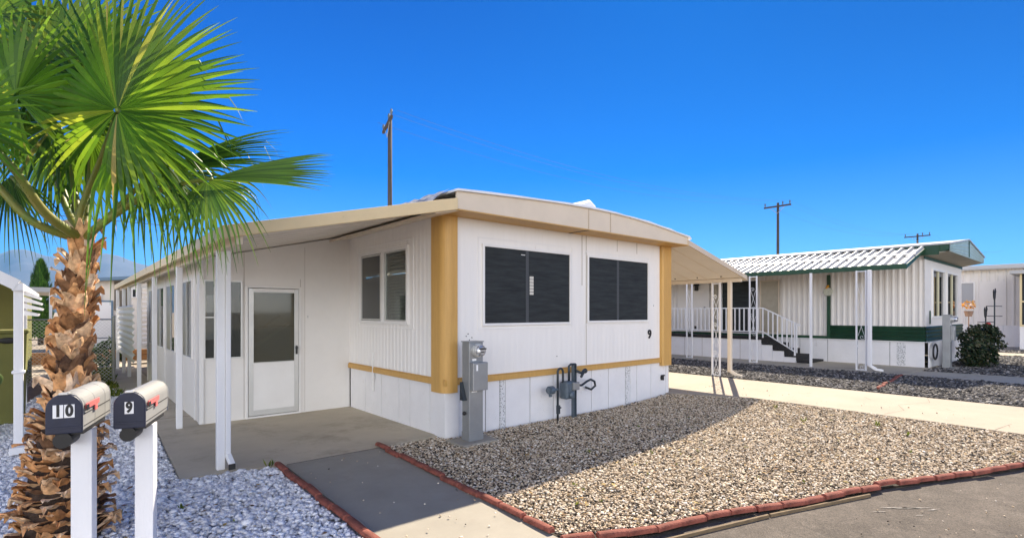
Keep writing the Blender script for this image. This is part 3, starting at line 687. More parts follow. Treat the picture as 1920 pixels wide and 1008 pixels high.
frame(MB(), 'y', Yd, w0+.012, w1-.012, z0_+.012, z1_-.012, wd=.012, d0=0, d1=.012, bars=()).build('pane_frame', M['alu'], door)
pane('y', Yd+.012, w0, w1, z0_, z1_).build('pane', glass('door_glass', (.10,.10,.075), .5, .05), door)
MB().box(w0, w1, Yd+.016, Yd+.022, 1.36, 1.369).build('cross_bar', M['gasgrey'], door)
h_ = MB().box(b_-.068,b_-.045,Yd-.04,Yd-.004,.93,1.06); h_.box(b_-.075,b_-.04,Yd-.05,Yd-.02,1.02,1.04); h_.build('handle', M['black'], door)
st = MB().obox((2.1,SY+.25,1.0),(2.75,SY+.35,1.42),.03,.05).obox((2.1,SY+.28,1.18),(2.6,SY+.38,1.52),.03,.04); st.build('stair_rail', M['frame'], home)
MB().box(2.91,2.925,SY-.012,SY-.001,1.49,1.53).build('doorbell', M['alu'], home)

# left patio awning: pans with downturned front fascia
AX0, AX1, AY0, AY1 = 1.08, 3.53, 5.09, 18.4
def awn(x, t=0): return 2.335+(x-1.10)*(2.925-2.335)/(3.52-1.10)+t
aw = MB()
aw.prism([(AX0,AY0+.04,awn(AX0,-.075)),(AX1,AY0+.04,awn(AX1,-.075)),(AX1,AY0+.04,awn(AX1)),(AX0,AY0+.04,awn(AX0))], (0,AY1-AY0-.04,0))
aw.build('patio_awning', M['cream_roof'], home)
ps = MB(); y = AY0+.3
while y < AY1: ps.prism([(AX0+.05,y,awn(AX0+.05,-.078)),(AX1-.1,y,awn(AX1-.1,-.078)),(AX1-.1,y,awn(AX1-.1,-.0755)),(AX0+.05,y,awn(AX0+.05,-.0755))], (0,.012,0)); y += .4
ps.build('awning_seam', M['cream'], home)
bm_ = MB()
bm_.prism([(AX0-.03,AY0,awn(AX0,-.10)),(AX1+.0,AY0,awn(AX1,-.13)),(AX1+.0,AY0,awn(AX1,.012)),(AX0-.03,AY0,awn(AX0,.012))], (0,.035,0))
bm_.box(AX0-.045, AX0, AY0-.01, AY1, awn(AX0,-.105), awn(AX0,.012))
bm_.build('awning_fascia', mat('cream_gutter', (.74,.58,.33), .5, var=.05, dirt=((.50,.38,.22), 5, .66)), home, bevel=.008)
MB().box(1.155,1.215,AY0+.06,AY1-.1,awn(1.18)-.165,awn(1.18)-.077).build('awning_beam', M['cream'], home)
MB().prism([(3.25,5.14,2.75),(3.6,5.14,2.84),(3.6,5.14,2.80),(3.25,5.14,2.72)], (0,3.2,0)).build('wall_channel', M['cream'], home)
for px, py in ((1.178,5.87),(1.17,8.31),(1.17,10.9),(1.17,13.4),(1.18,15.75),(1.15,16.9),(1.1,18.2)):
    p = MB(); s = .036
    zt = awn(px)-.085 if py < 5.9 else 2.19
    p.box(px-s, px+s, py-s, py+s, .004, 2.20)
    o = p.build('awning_post', M['post_white'], home, bevel=.006)
    if py < 6:
        q = MB().box(px+.038,px+.085,py-.055,py+.0,.12,2.20); q.prism([(px+.038,py-.055,.12),(px+.085,py-.055,.12),(px+.085,py-.12,.03),(px+.038,py-.12,.03)], (0,0,.0) ) if False else None
        q.obox((px+.0615,py-.03,.15),(px+.085,py-.13,.045),.047,.05); q.build('downspout', M['post_white'], o, bevel=.006)
        MB().box(px+.045,px+.105,py-.150,py-.134,.02,.075).build('spout_opening', M['black'], o)
# right carport awning
CX0, CX1 = 8.62, 10.90
def cwn(x, t=0): return 2.345+(10.87-x)*(2.88-2.345)/(10.87-8.62)+t
ca = MB(); ca.prism([(CX0,5.11,cwn(CX0,-.06)),(CX1,5.11,cwn(CX1,-.06)),(CX1,5.11,cwn(CX1)),(CX0,5.11,cwn(CX0))], (0,12.9,0))
ca.build('carport_awning', M['cream_roof'], home)
cs = MB(); y = 5.5
while y < 17: cs.prism([(CX0+.05,y,cwn(CX0+.05,-.064)),(CX1-.06,y,cwn(CX1-.06,-.064)),(CX1-.06,y,cwn(CX1-.06,-.0605)),(CX0+.05,y,cwn(CX0+.05,-.0605))], (0,.014,0)); y += .41
cs.build('awning_seam', M['cream'], home)
MB().prism([(CX0,5.08,cwn(CX0,-.085)),(CX1+.02,5.08,cwn(CX1,-.075)),(CX1+.02,5.08,cwn(CX1,.012)),(CX0,5.08,cwn(CX0,.012))], (0,.028,0)).box(CX1,CX1+.03,5.08,17.9,cwn(CX1,-.085),cwn(CX1,.012)).build('awning_fascia', mat('taupe_gutter', (.60,.50,.38), .5, var=.05), home)
cb = MB()
for i in range(8): cb.ball((9.1+i*.0+ (10.6 if False else 1.5), 5.5+i*.55, cwn(10.6)-.07), .015, 6, 4)
cb.build('bolt', M['gap'], home)
MB().box(10.76,10.82,5.15,17.5,cwn(10.8)-.14,cwn(10.8)-.062).build('awning_beam', M['cream'], home)

# ornamental iron posts
def scroll(cx, cz, r, turns, sgn, n=26, plane='x', p=0, flip=1):
    pts = []
    for i in range(n):
        t = i/(n-1); a = turns*2*math.pi*t; q = r*(1-.8*t)
        pts.append((cx+sgn*q*math.cos(a), cz+flip*q*math.sin(a)))
    return pts
def iron_post(name, x, y, z0, z1, parent, along='y', wd=.17, s=.016):
    """two square poles with S-scrolls between them"""
    r = MB()
    def P(u, v, z): return (x+v, y+u, z) if along == 'y' else (x+u, y+v, z)
    for u in (-wd/2, wd/2):
        a = P(u, 0, z0); r.box(a[0]-s, a[0]+s, a[1]-s, a[1]+s, z0, z1)
    for zz in (z0+.02, z1-.02):
        a, b_ = P(-wd/2, 0, zz), P(wd/2, 0, zz); r.obox(a, b_, .015, .02)
    o = r.build(name, M['post_white'], parent)
    sc = MB(); H_ = z1-z0; k = 3
    for i in range(k):
        zc = z0+H_*(.14+.30*i); hh = H_*.105
        for f_ in (1, -1):
            c = zc+f_*hh; rad = wd*.30; pts = []
            for j in range(24):
                t = j/23; a = -f_*0+ (math.pi/2*f_) - f_*2*math.pi*1.25*t; q = rad*(.15+.85*t)
                pts.append(P(f_*(wd*.10)+q*math.cos(a)*1.0*f_, 0, c+q*math.sin(a)))
            sc.tube(pts, .0045, 5)
            sc.tube([pts[-1], P(0, 0, zc)], .0045, 5)
        sc.tube([P(-wd*.34,0,zc+hh*.9), P(-wd*.1,0,zc+hh*.3), P(wd*.1,0,zc-hh*.3), P(wd*.34,0,zc-hh*.9)], .0045, 5)
    sc.build('scroll', M['post_white'], o)
    return o
o = iron_post('awning_post', 10.77, 5.70, .19, cwn(10.8)-.14, home)
dsp = MB().box(10.75,10.83,5.36,5.44,.30,cwn(10.8)-.09); dsp.obox((10.79,5.40,.33),(10.86,5.28,.235),.07,.07)
dsp.obox((10.85,5.30,.24),(10.93,5.20,.215),.07,.06); dsp.build('downspout', M['cream'], o, bevel=.01)
for y in (9.6, 13.5): iron_post('awning_post', 10.77, y, .19, cwn(10.8)-.14, home)

# privacy panel of corrugated white plastic hung between awning posts
cpn = MB(); npan = 60; o_ = 0
for i in range(npan+1):
    y = 13.75+5.0*i/npan
    for j in range(30):
        z = .49+1.24*j/29; x = 1.10+.030*math.sin(j/29*2*math.pi*9)+.012*(i/npan)
        cpn.v.append((x, y, z))
for i in range(npan):
    for j in range(29): a = i*30+j; cpn.f.append((a, a+1, a+31, a+30))
pn = cpn.build('privacy_panel', mat('corrugated_panel', (.80,.81,.80), .5, transl=.25), None, smooth=True)
sol = pn.modifiers.new('solid', 'SOLIDIFY'); sol.thickness = .004
tag(pn, 'white corrugated privacy panel hung between the far patio posts', 'privacy panel')

# ------------------------------------------------------------------ utility pedestal, gas meter
def pedestal(x, y, z0, h, label, detail=True):
    t = thing('meter_pedestal', label, 'electric meter', (x, y, z0), )
    w2, d2 = .105, .075
    MB().box(x-w2, x+w2, y-d2, y+d2, z0, z0+h).build('cabinet', M['steel'], t, bevel=.006)
    MB().box(x-w2-.008, x+w2+.008, y-d2-.01, y+d2+.008, z0+h, z0+h+.012).build('cap', M['steel'], t)
    MB().box(x-.28, x+.27, y-.2, y+.19, z0-.03, z0+.02).build('base', M['walk'], t, bevel=.02)
    MB().box(x-w2+.005, x+w2+.02, y-d2-.075, y-d2-.001, z0+h*.52, z0+h*.80).build('breaker_box', M['steel'], t, bevel=.008)
    m_ = MB(); 
    m_.tube([(x+.01,y-d2,z0+h-.10),(x+.01,y-d2-.035,z0+h-.10)], .082, 20).tube([(x+.01,y-d2-.035,z0+h-.10),(x+.01,y-d2-.06,z0+h-.10)], .075, 20)
    mm = m_.build('meter_ring', M['alu'], t)
    MB().tube([(x+.01,y-d2-.06,z0+h-.10),(x+.01,y-d2-.10,z0+h-.10),(x+.01,y-d2-.125,z0+h-.10)], [.068,.066,.045], 20).build('meter_glass', M['meter_glass'], mm, smooth=False)
    MB().box(x-.05,x+.06,y-d2-.1275,y-d2-.1255,z0+h-.085,z0+h-.065).box(x-.02,x+.03,y-d2-.1275,y-d2-.1255,z0+h-.12,z0+h-.108).build('meter_dial', M['gap'], mm)
    MB().box(x-.06,x+.0,y-d2-.004,y-d2-.001,z0+h*.815,z0+h*.835).box(x-w2+.05,x-w2+.075,y-d2-.079,y-d2-.0755,z0+h*.72,z0+h*.78).box(x-.07,x+.01,y-d2-.004,y-d2-.001,z0+h*.50,z0+h*.512).build('sticker', M['plate'], t)
    if detail:
        MB().prism([(x-w2-.001,y-.03,z0+h*.42),(x-w2-.001,y+.05,z0+h*.42),(x-w2-.001,y+.05,z0+h*.60)], (-.05,0,0)).build('side_bracket', M['pipe'], t)
        MB().ball((x-w2-.02,y,z0+h*.29), .025, 8, 6).build('knob', M['black'], t)
    MB().box(x-w2-.003,x+w2+.003,y-d2-.004,y+d2+.003,z0+.02,z0+h*.10).build('foot_plate', M['steel'], t)
    return t
pedestal(3.80, 5.17, .0, 1.215, 'grey steel electric meter pedestal standing in the gravel beside the left ochre corner post')
g = thing('gas_meter', 'dark grey gas meter with pipes and round regulator before the white skirting', 'gas meter', (5.6, 5.36, 0))
gy = 5.33
MB().box(5.55,5.75,gy-.09,gy+.06,.30,.56).build('meter_body', M['gasgrey'], g, bevel=.03)
MB().box(5.67,5.80,gy-.125,gy-.085,.43,.545).build('meter_index', M['steel'], g, bevel=.008)
MB().ball((5.66,gy-.10,.36), .055, 10, 8, (1,.5,1)).build('meter_cover', M['gasgrey'], g, smooth=True)
def arc(c, r, a0, a1, n=9): return [(c[0]+r*math.cos(a0+(a1-a0)*i/(n-1)), c[1], c[2]+r*math.sin(a0+(a1-a0)*i/(n-1))) for i in range(n)]
MB().tube([(5.46,gy,-.02),(5.46,gy,.70)]+arc((5.515,gy,.70),.055,math.pi,0)+[(5.57,gy,.60),(5.57,gy,.54)], .017, 8).build('inlet_pipe', M['pipe'], g, smooth=True)
MB().tube([(5.70,gy,.55),(5.70,gy,.78),(5.74,gy,.80),(5.83,gy,.80),(5.83,gy,.74)], .018, 8).build('outlet_pipe', M['pipe'], g, smooth=True)
MB().tube([(5.28,gy,.455),(5.36,gy,.455)], [.06,.06], 12).tube([(5.26,gy,.455),(5.28,gy,.455)], .045, 12).tube([(5.36,gy,.455),(5.46,gy,.455)], .018, 8).tube([(5.31,gy,.39),(5.31,gy,.36)], .025, 8).build('regulator', M['gasgrey'], g)
MB().tube([(5.46,gy-.01,.22),(5.46,gy-.01,.10)], .03, 8).box(5.435,5.485,gy-.05,gy-.01,.18,.20).build('valve', M['pipe'], g)
MB().box(5.80,5.86,gy+.03,gy+.045,-.02,.80).box(5.80,5.81,gy-.01,gy+.03,-.02,.80).box(5.85,5.86,gy-.01,gy+.03,-.02,.80).build('support_channel', M['gasgrey'], g)
MB().tube([(5.83,gy-.02,.70),(5.92,gy-.05,.66),(6.0,gy-.03,.70),(6.06,gy,.69),(6.0,gy,.63),(5.95,gy-.02,.60)], .02, 8).ball((6.06,gy,.68),.04,8,6).build('upper_hose', M['pipe'], g, smooth=True)
MB().tube([(5.86,gy-.02,.48),(5.96,gy-.02,.47),(6.08,gy-.02,.52),(6.18,gy-.01,.54),(6.28,gy,.50),(6.30,gy,.43),(6.26,gy+.05,.37),(6.22,gy+.14,.40)], .018, 8).build('lower_hose', M['pipe'], g, smooth=True)

# ------------------------------------------------------------------ mailboxes
def mailbox(num, loc, rot, z, label, seams):
    t = thing('mailbox', label, 'mailbox', (0,0,0), 'mailboxes on white posts')
    W, Hh, L_ = .150, .205, .54; r = W/2
    def prof(sc=1, dx=0): 
        pts = [(-r*sc, 0), (r*sc, 0), (r*sc, Hh-r)]
        pts += [(r*sc*math.cos(a), Hh-r+r*sc*math.sin(a)) for a in [math.pi*i/16 for i in range(1, 16)]]
        pts += [(-r*sc, Hh-r)]; return pts
    sh = MB().prism([(x, .012, z+zz) for x, zz in prof()], (0, L_, 0)).build('shell', M['boxgrey'], t, bevel=.004)
    for q in (.010, L_*.42 if seams else None, L_*.8 if seams else None, L_):
        if q is not None: MB().prism([(x*1.02, q, z+zz*1.008) for x, zz in prof()], (0, .012, 0)).build('hoop', M['boxgrey'], sh, bevel=.002)
    MB().box(r, r+.003, .02, L_, z+.085, z+.090).box(r, r+.003, .02, L_, z+.02, z+.024).build('side_groove', M['gap'], sh)
    d = MB().prism([(x*1.05, -.012, z-.008+zz*1.03) for x, zz in prof()], (0, .020, 0)).build('door', M['boxnavy'], t, bevel=.006)
    MB().box(-.02,.02,-.022,.02,z+Hh-.004,z+Hh+.006).build('latch', M['alu'], d, bevel=.002)
    MB().box(-.075,.075,-.0165,-.0122,z+.022,z+.030).build('door_crease', M['boxnavy'], d)
    wd = .044
    offs = (-.024, .024) if len(num) == 2 else (0,)
    for q, ch in zip(offs, num):
        s = MB().box(q-wd/2, q+wd/2, -.0145, -.0123, z+.078, z+.148).build('number_plate', M['plate'], d)
        o = text_mesh(ch, .082, .004, M['black'], 'numeral', .0006); o.rotation_euler = (R(90), 0, 0); o.scale = (.78, 1, 1); o.location = (q, -.0155, z+.1135); put(o, t); o.parent = s
        o.matrix_parent_inverse = Matrix.Identity(4)
    fl = MB().box(r+.006, r+.012, .03, .27, z+.112, z+.142).box(r+.006, r+.012, .19, .235, z+.080, z+.112).build('flag', M['flag'], t, bevel=.002)
    MB().box(r+.0125, r+.017, .02, .06, z+.105, z+.135).build('flag_pivot', M['black'], fl)
    MB().tube([(-.01,-.0,z-.045),(-.01,.20,z-.045)], .042, 14).build('newspaper_tube', M['black'], t)
    MB().box(-.045,.075,.02,.44,z-.02,z-.001).build('mounting_board', M['black'], t)
    pw = .048
    MB().box(.035-pw,.035+pw,.14,.14+2*pw,-.05,z-.021).build('post', M['post_white'], t, bevel=.004)
    t.rotation_euler = (0, 0, rot); t.location = (*loc, 0)
    return t
MROT = -R(15.5)
mailbox('10', (-.005, 3.665), MROT, .94, 'grey mailbox with number 10 on its dark door, on the post before the palm trunk', True)
mailbox('9', (.285, 3.77), MROT-.06, .91, 'grey mailbox with number 9 on its dark door, on the post nearest the patio', False)

TWs = lambda u, v, t: Vector((t*(.6517+(u-960)/974*.7585), t*(.7585-(u-960)/974*.6517), 1.58+(585-v)/974*t))
# ------------------------------------------------------------------ palm
TW = lambda u, v, t: Vector((t*(.6517+(u-960)/974*.7585), t*(.7585-(u-960)/974*.6517), 1.58+(585-v)/974*t))
palm = thing('fan_palm', 'fan palm with shaggy brown trunk and bright green fronds behind the number 10 mailbox', 'palm tree', (.0, 4.75, 0))
tc_pts = [(-.02,4.78,-.05),(-.01,4.80,.5),(.02,4.82,1.0),(.05,4.84,1.5),(.085,4.85,1.9),(.10,4.85,2.12)]
tr_r = [.24,.19,.105,.085,.07,.065]
def interp(z):
    zz = [p[2] for p in tc_pts]
    return Vector((np.interp(z, zz, [p[0] for p in tc_pts]), np.interp(z, zz, [p[1] for p in tc_pts]), z)), float(np.interp(z, zz, tr_r))
MB().tube([interp(z)[0] for z in np.linspace(-.05, 2.12, 14)], [interp(z)[1]*.95 for z in np.linspace(-.05, 2.12, 14)], 16).build('trunk', M['bark'], palm, smooth=True)
bt = MB(); rr = random.Random(3)
def boot(c, out, side, up, w_, l, tilt, curl, th=.014):
    """one old leaf base: a cupped, tapering, split plate rising off the trunk"""
    nu, nv = 5, 5; o = len(bt.v); split = rr.random() < .5
    for layer in (0, 1):
        for j in range(nv):
            q = j/(nv-1); ww = w_*(1-.55*q**1.3)*(1+.15*rr.uniform(-1, 1)); 
            ang = tilt+curl*q
            lift = out*(math.sin(ang)*l*q)+up*(math.cos(ang)*l*q)
            for i in range(nu):
                s = (i/(nu-1)-.5)*2
                cup = -(s*s)*w_*.28*(1-.3*q)
                p = c+lift+side*(s*ww/2)+out*(cup-layer*th*(1-.5*q)*(1 if abs(s) < .9 else .5))
                if j == nv-1: p += up*rr.uniform(-.02, .012)*(l/.16); 
                if j == nv-1 and split and i == 2: p -= up*l*.35
                bt.v.append(tuple(p))
    K = nu*nv
    for L_ in (0, 1):
        for j in range(nv-1):
            for i in range(nu-1):
                a = o+L_*K+j*nu+i; bt.f.append((a, a+1, a+nu+1, a+nu))
    for j in range(nv-1):
        for i in (0, nu-1): a = o+j*nu+i; bt.f.append((a, a+nu, a+nu+K, a+K))
    for i in range(nu-1): a = o+(nv-1)*nu+i; bt.f.append((a, a+1, a+1+K, a+K))
z = .0; k = 0
while z < 2.13:
    c, r_ = interp(z); low = z < .85
    nring = 13 if z < .5 else 11 if z < .9 else 8 if z < 1.7 else 6
    for i in range(nring):
        a = 2*math.pi*(i/nring)+k*.42+rr.uniform(-.16, .16)
        out = Vector((math.cos(a), math.sin(a), 0)); side = Vector((-math.sin(a), math.cos(a), 0)); up = Vector((0,0,1))
        if low: boot(c+out*r_*.88+up*rr.uniform(-.02,.02), out, side, up, rr.uniform(.10,.15), rr.uniform(.10,.15), rr.uniform(.55,1.0), rr.uniform(-.1,.5))
        elif z < 1.75: boot(c+out*r_*.92+up*rr.uniform(-.02,.02), out, (side+up*((.42 if k % 2 else -.42)+rr.uniform(-.12,.12))).normalized(), up, rr.uniform(.12,.16), rr.uniform(.11,.16), rr.uniform(.22,.42), rr.uniform(.0,.35))
        else: boot(c+out*r_*.9+up*rr.uniform(-.02,.02), out, side, up, rr.uniform(.09,.13), rr.uniform(.14,.2), rr.uniform(.15,.55), rr.uniform(-.2,.35))
    z += .046 if z < .85 else .070; k += 1
MB().ball(TW(220,207,3.37), .016, 8, 6).build('frond_hub', M['petiole'], palm)
bt.build('boot', M['boot'], palm, smooth=False)['kind'] = 'stuff'
top = interp(2.10)[0]

def fan(hub, fwd, nrm, rad, n=38, span=155, droop=.25, fold=.5, jag=.1, mtl='palm', petiole=None, pr=(.028,.012), seed=0, tipdroop=.15, label=None, wscale=1.0, hardp=.25, ov=1.03):
    """palmate blade: pleated segments joined near the hub, free and drooping at the tips"""
    q = random.Random(seed); hub = Vector(hub); f = Vector(fwd).normalized(); nn = Vector(nrm); nn = (nn-f*nn.dot(f)).normalized(); s = nn.cross(f)
    mb = MB(); NS = 10; dth = 2*R(span)/n
    for i in range(n):
        th = -R(span)+dth*(i+.5); L_ = rad*(1-.30*(abs(th)/R(180))**1.5)*(1+q.uniform(-jag, jag))
        hang = q.uniform(.6, 1.4)*tipdroop
        hard = q.random() < hardp; kink = q.uniform(.62, .85)
        d = f*math.cos(th)+s*math.sin(th); e = -f*math.sin(th)+s*math.cos(th)
        o = len(mb.v); twist = q.uniform(-.5, .5)
        for j in range(NS+1):
            t = j/NS; r_ = .03*rad+t*(L_-.03*rad)
            full = r_*math.tan(dth/2)*ov
            wmax = .44*rad*math.tan(dth/2)*1.15*wscale
            if t <= .38: hw = min(full, wmax)
            else: hw = min(full, wmax)*(1-((t-.38)/.62)**1.25)*.98+.0008
            base = hub+d*r_
            base += Vector((0,0,-1))*(droop*rad*t**2.2)
            base += nn*(-.10*rad*t*t)
            if t > .55: base += Vector((0,0,-1))*(hang*rad*((t-.55)/.45)**2)
            if hard and t > kink:
                x = (t-kink); base += Vector((0,0,-1))*(x*L_*.9) - d*(x*L_*.55)
            tw = twist*max(0, t-.5)
            ee = (e*math.cos(tw)+nn*math.sin(tw)); 
            ridge = nn*(fold*hw)
            mb.v += [tuple(base-ee*hw), tuple(base+ridge), tuple(base+ee*hw)]
        for j in range(NS):
            a = o+3*j; mb.f += [(a, a+1, a+4, a+3), (a+1, a+2, a+5, a+4)]
    bl_ = MB(); bl_.v = mb.v; bl_.f = mb.f
    me = bpy.data.meshes.new('frond'); me.from_pydata(mb.v, [], mb.f); me.materials.append(M[mtl])
    o = bpy.data.objects.new('frond', me); COL.objects.link(o); put(o, palm)
    if petiole:
        P = [Vector(p) for p in petiole]; pts = []
        # Catmull-Rom smoothing
        Q = [P[0]]+P+[P[-1]]
        for i in range(1, len(Q)-2):
            for kk in range(6):
                t = kk/6; a, b_, c_, d_ = Q[i-1], Q[i], Q[i+1], Q[i+2]
                pts.append(.5*((2*b_)+(-a+c_)*t+(2*a-5*b_+4*c_-d_)*t*t+(-a+3*b_-3*c_+d_)*t**3))
        pts.append(P[-1]); m_ = len(pts)
        pm = MB().tube(pts, [pr[0]+(pr[1]-pr[0])*i/(m_-1) for i in range(m_)], 8)
        for i in range(2, int(m_*.7)):   # little thorns along both edges
            dd = (pts[i]-pts[i-1]).normalized(); sd_ = dd.cross(Vector((0,-.7,.7))).normalized(); rr_ = pr[0]+(pr[1]-pr[0])*i/(m_-1)
            for sg in (1, -1):
                for kk in (0, .5):
                    b0 = pts[i-1].lerp(pts[i], kk)+sd_*sg*rr_*.9; pm.add([b0-dd*.006, b0+dd*.006, b0+sd_*sg*.012+dd*.006], [(0,1,2)])
        pm.build('petiole', M['petiole'], o, smooth=True)
    return o
toCam = Vector((-.65,-.76,0)); Rt = Vector((.7585,-.6517,0)); UP = Vector((0,0,1)); Fw = Vector((.6517,.7585,0))
# main frond, facing the camera
fan(TW(220,207,3.35), Rt*.45+UP*.85, toCam*1.0+UP*.15-Rt*.1, .93, n=54, span=172, droop=.03, petiole=[top, TW(150,400,3.75), TW(188,300,3.74), TW(219,212,3.42)], seed=1, tipdroop=.015, fold=.75, jag=.05, hardp=.10)
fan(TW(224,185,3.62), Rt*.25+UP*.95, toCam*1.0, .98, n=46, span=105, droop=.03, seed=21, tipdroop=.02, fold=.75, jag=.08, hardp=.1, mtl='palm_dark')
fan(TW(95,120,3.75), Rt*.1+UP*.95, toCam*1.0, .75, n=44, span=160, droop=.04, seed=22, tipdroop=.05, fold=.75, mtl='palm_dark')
fan(TW(30,180,3.5), UP*.9-Rt*.4, toCam*1.0-Rt*.2, .70, n=44, span=165, droop=.05, seed=23, tipdroop=.06, fold=.75, mtl='palm')
# drooping curtain below the main frond
fan(TW(235,240,3.5), Rt*.62-UP*.6, toCam*.7+UP*.7, .72, n=24, span=60, droop=.25, seed=2, tipdroop=.30, petiole=None)
# long right frond
fan(TW(395,336,3.55), Rt*.97+UP*.16, toCam*.80+UP*.55, .80, n=22, span=15, ov=4.5, wscale=3.2, droop=.0, seed=3, tipdroop=.01, jag=.05, hardp=0, fold=.9, petiole=[top, TW(190,420,3.6), TW(270,368,3.6), TW(340,345,3.57), TW(398,335,3.55)], pr=(.03,.010))
fan(TW(388,338,3.57), Rt*.35-UP*.9, toCam*.9+UP*.2, .46, n=24, span=78, droop=.2, seed=4, tipdroop=.25, mtl='palm_dark')
# right back frond
fan(TW(300,322,4.0), Rt*.93+UP*.34, toCam*.7+UP*.7-Rt*.2, .97, n=26, span=24, ov=3, wscale=2.4, droop=.02, seed=5, tipdroop=.04, hardp=.05, petiole=[top, TW(200,410,3.85), TW(260,350,3.95), TW(300,322,4.0)], pr=(.028,.012))
fan(TW(320,325,4.1), Rt*.7-UP*.2, toCam*.9+UP*.4, .60, n=28, span=75, droop=.2, seed=6, tipdroop=.2, mtl='palm_dark')
# left fronds coming towards the frame edge
fan(TW(-70,225,3.0), Rt*.75+UP*.6, toCam*.95-Rt*.25, .50, n=40, span=165, droop=.05, seed=7, tipdroop=.06, fold=.7, petiole=[top, TW(85,400,3.4), TW(20,310,3.15), TW(-70,230,3.0)], pr=(.036,.016))
fan(TW(-140,330,3.3), -Rt*.7+UP*.2, toCam*.8+UP*.4, .6, n=34, span=150, droop=.15, seed=8, tipdroop=.2, petiole=[top, TW(60,415,3.5), TW(-30,330,3.4), TW(-140,330,3.3)], pr=(.034,.016))
# upper back fans
fan(TW(60,140,4.1), UP*.95-Rt*.15, toCam*.9+UP*.2, .95, n=44, span=140, droop=.03, seed=9, tipdroop=.03, fold=.7, petiole=[top, TW(120,380,4.0), TW(90,270,4.1), TW(60,140,4.1)])
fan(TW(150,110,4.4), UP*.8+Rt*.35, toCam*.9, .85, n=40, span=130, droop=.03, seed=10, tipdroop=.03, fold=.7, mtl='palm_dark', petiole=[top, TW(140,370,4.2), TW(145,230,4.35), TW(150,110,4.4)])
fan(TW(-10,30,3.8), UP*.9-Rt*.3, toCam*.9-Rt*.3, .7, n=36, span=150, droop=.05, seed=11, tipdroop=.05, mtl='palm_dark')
# inner and hanging older fans
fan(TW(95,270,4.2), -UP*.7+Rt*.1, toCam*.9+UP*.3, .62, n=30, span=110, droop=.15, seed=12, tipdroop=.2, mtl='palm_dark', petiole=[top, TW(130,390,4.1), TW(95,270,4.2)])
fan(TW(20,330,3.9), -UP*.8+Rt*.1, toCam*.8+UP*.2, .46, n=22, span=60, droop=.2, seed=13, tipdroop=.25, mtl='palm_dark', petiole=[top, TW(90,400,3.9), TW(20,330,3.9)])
fan(TW(170,255,4.0), -UP*.4+Rt*.3, toCam*.9+UP*.3, .60, n=30, span=110, droop=.2, seed=14, tipdroop=.2, petiole=[top, TW(165,370,3.95), TW(170,255,4.0)])
fan(TW(270,340,3.8), -UP*.45+Rt*.75, toCam*.8+UP*.5, .36, n=20, span=75, droop=.25, seed=15, tipdroop=.3)
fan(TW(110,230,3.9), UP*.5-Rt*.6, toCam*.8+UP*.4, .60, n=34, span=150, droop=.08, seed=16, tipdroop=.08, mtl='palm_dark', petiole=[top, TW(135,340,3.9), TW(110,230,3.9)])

# ------------------------------------------------------------------ green trimmed neighbouring home
NX, NY0, NY1, NZ = 16.2, 3.11, 17.0, .21
XR = 20.9
h2 = thing('mobile_home', 'white ribbed home with dark green bands, porch and white pan awning, right of the driveway', 'mobile home', (NX, NY0, NZ))
NW = [(17.0,18.35,1.48,2.66),(18.75,20.15,1.48,2.66)]
DW = (7.25,8.35,.95,2.55); BW = (6.55,7.10,.95,2.55)
sheet_wall(MB(), 'x', NX, 5.25, NY1, .92, 3.0, [DW], pitch=.14, depth=.016, prof=((0,0),(.42,0),(.62,1),(.85,1))).build('side_wall', M['siding'], h2)
sheet_wall(MB(), 'x', NX-.001, NY0, 5.25, 1.22, 3.0, pitch=.14, depth=.016, prof=((0,0),(.42,0),(.62,1),(.85,1))).build('side_wall', M['siding'], h2)
sheet_wall(MB(), 'y', NY0, NX-.03, XR, 1.22, 3.0, NW).build('front_wall', M['siding'], h2)
b = MB(); sheet_wall(b, 'x', XR, NY0, NY1, NZ, 3.0, out=1); sheet_wall(b, 'y', NY1, NX, XR, NZ, 3.0, out=1); b.build('rear_wall', M['siding'], h2)
gb = MB()
def hribs(mb, ax, p, u0, u1, z0, z1, n, d):
    for i in range(n):
        a = z0+(z1-z0)*i/n; b_ = z0+(z1-z0)*(i+1)/n; m1 = a+(b_-a)*.6
        for (za, oa, zb, ob) in ((a, 0, m1, d), (m1, d, b_, 0)):
            if ax == 'x': mb.add([(p-oa,u0,za),(p-oa,u1,za),(p-ob,u1,zb),(p-ob,u0,zb)], [(0,1,2,3)])
            else: mb.add([(u0,p-oa,za),(u1,p-oa,za),(u1,p-ob,zb),(u0,p-ob,zb)], [(0,1,2,3)])
hribs(gb, 'x', NX-.02, NY0-.02, 5.25, .83, 1.22, 4, .025); hribs(gb, 'y', NY0-.02, NX-.02, XR, .83, 1.22, 4, .025)
gb.build('green_band', M['greenband'], h2)
MB().box(NX-.05, NX-.002, 5.25, 12, .845, .915).box(NX-.07,NX-.032,5.20,5.28,.83,2.62).build('green_trim', M['green'], h2)
sk = MB(); y = NY0-.02
while y < 13: sk.box(NX-.10, NX-.085, y+.006, min(13,y+.72)-.006, NZ-.05, .83); y += .72
x = NX-.10
while x < XR: sk.box(x+.006, min(x+.6,XR)-.006, NY0-.10, NY0-.085, NZ-.05, .83); x += .6
sk.build('skirting', M['skirt'], h2)
MB().box(NX-.14, NX-.02, NY0-.13, 13, .831, .845).box(NX-.02, XR, NY0-.13, NY0-.02, .831, .845).build('skirting_cap', M['skirt'], h2)
MB().box(NX-.083, NX-.075, NY0, 13, NZ-.05, .83).box(NX-.083, XR, NY0-.083, NY0-.075, NZ-.05, .83).build('skirting_backing', M['gap'], h2)
MB().box(NX-.104, NX-.1005, 3.48, 3.66, NZ+.03, .80).build('skirting_vent', M['vent'], h2)
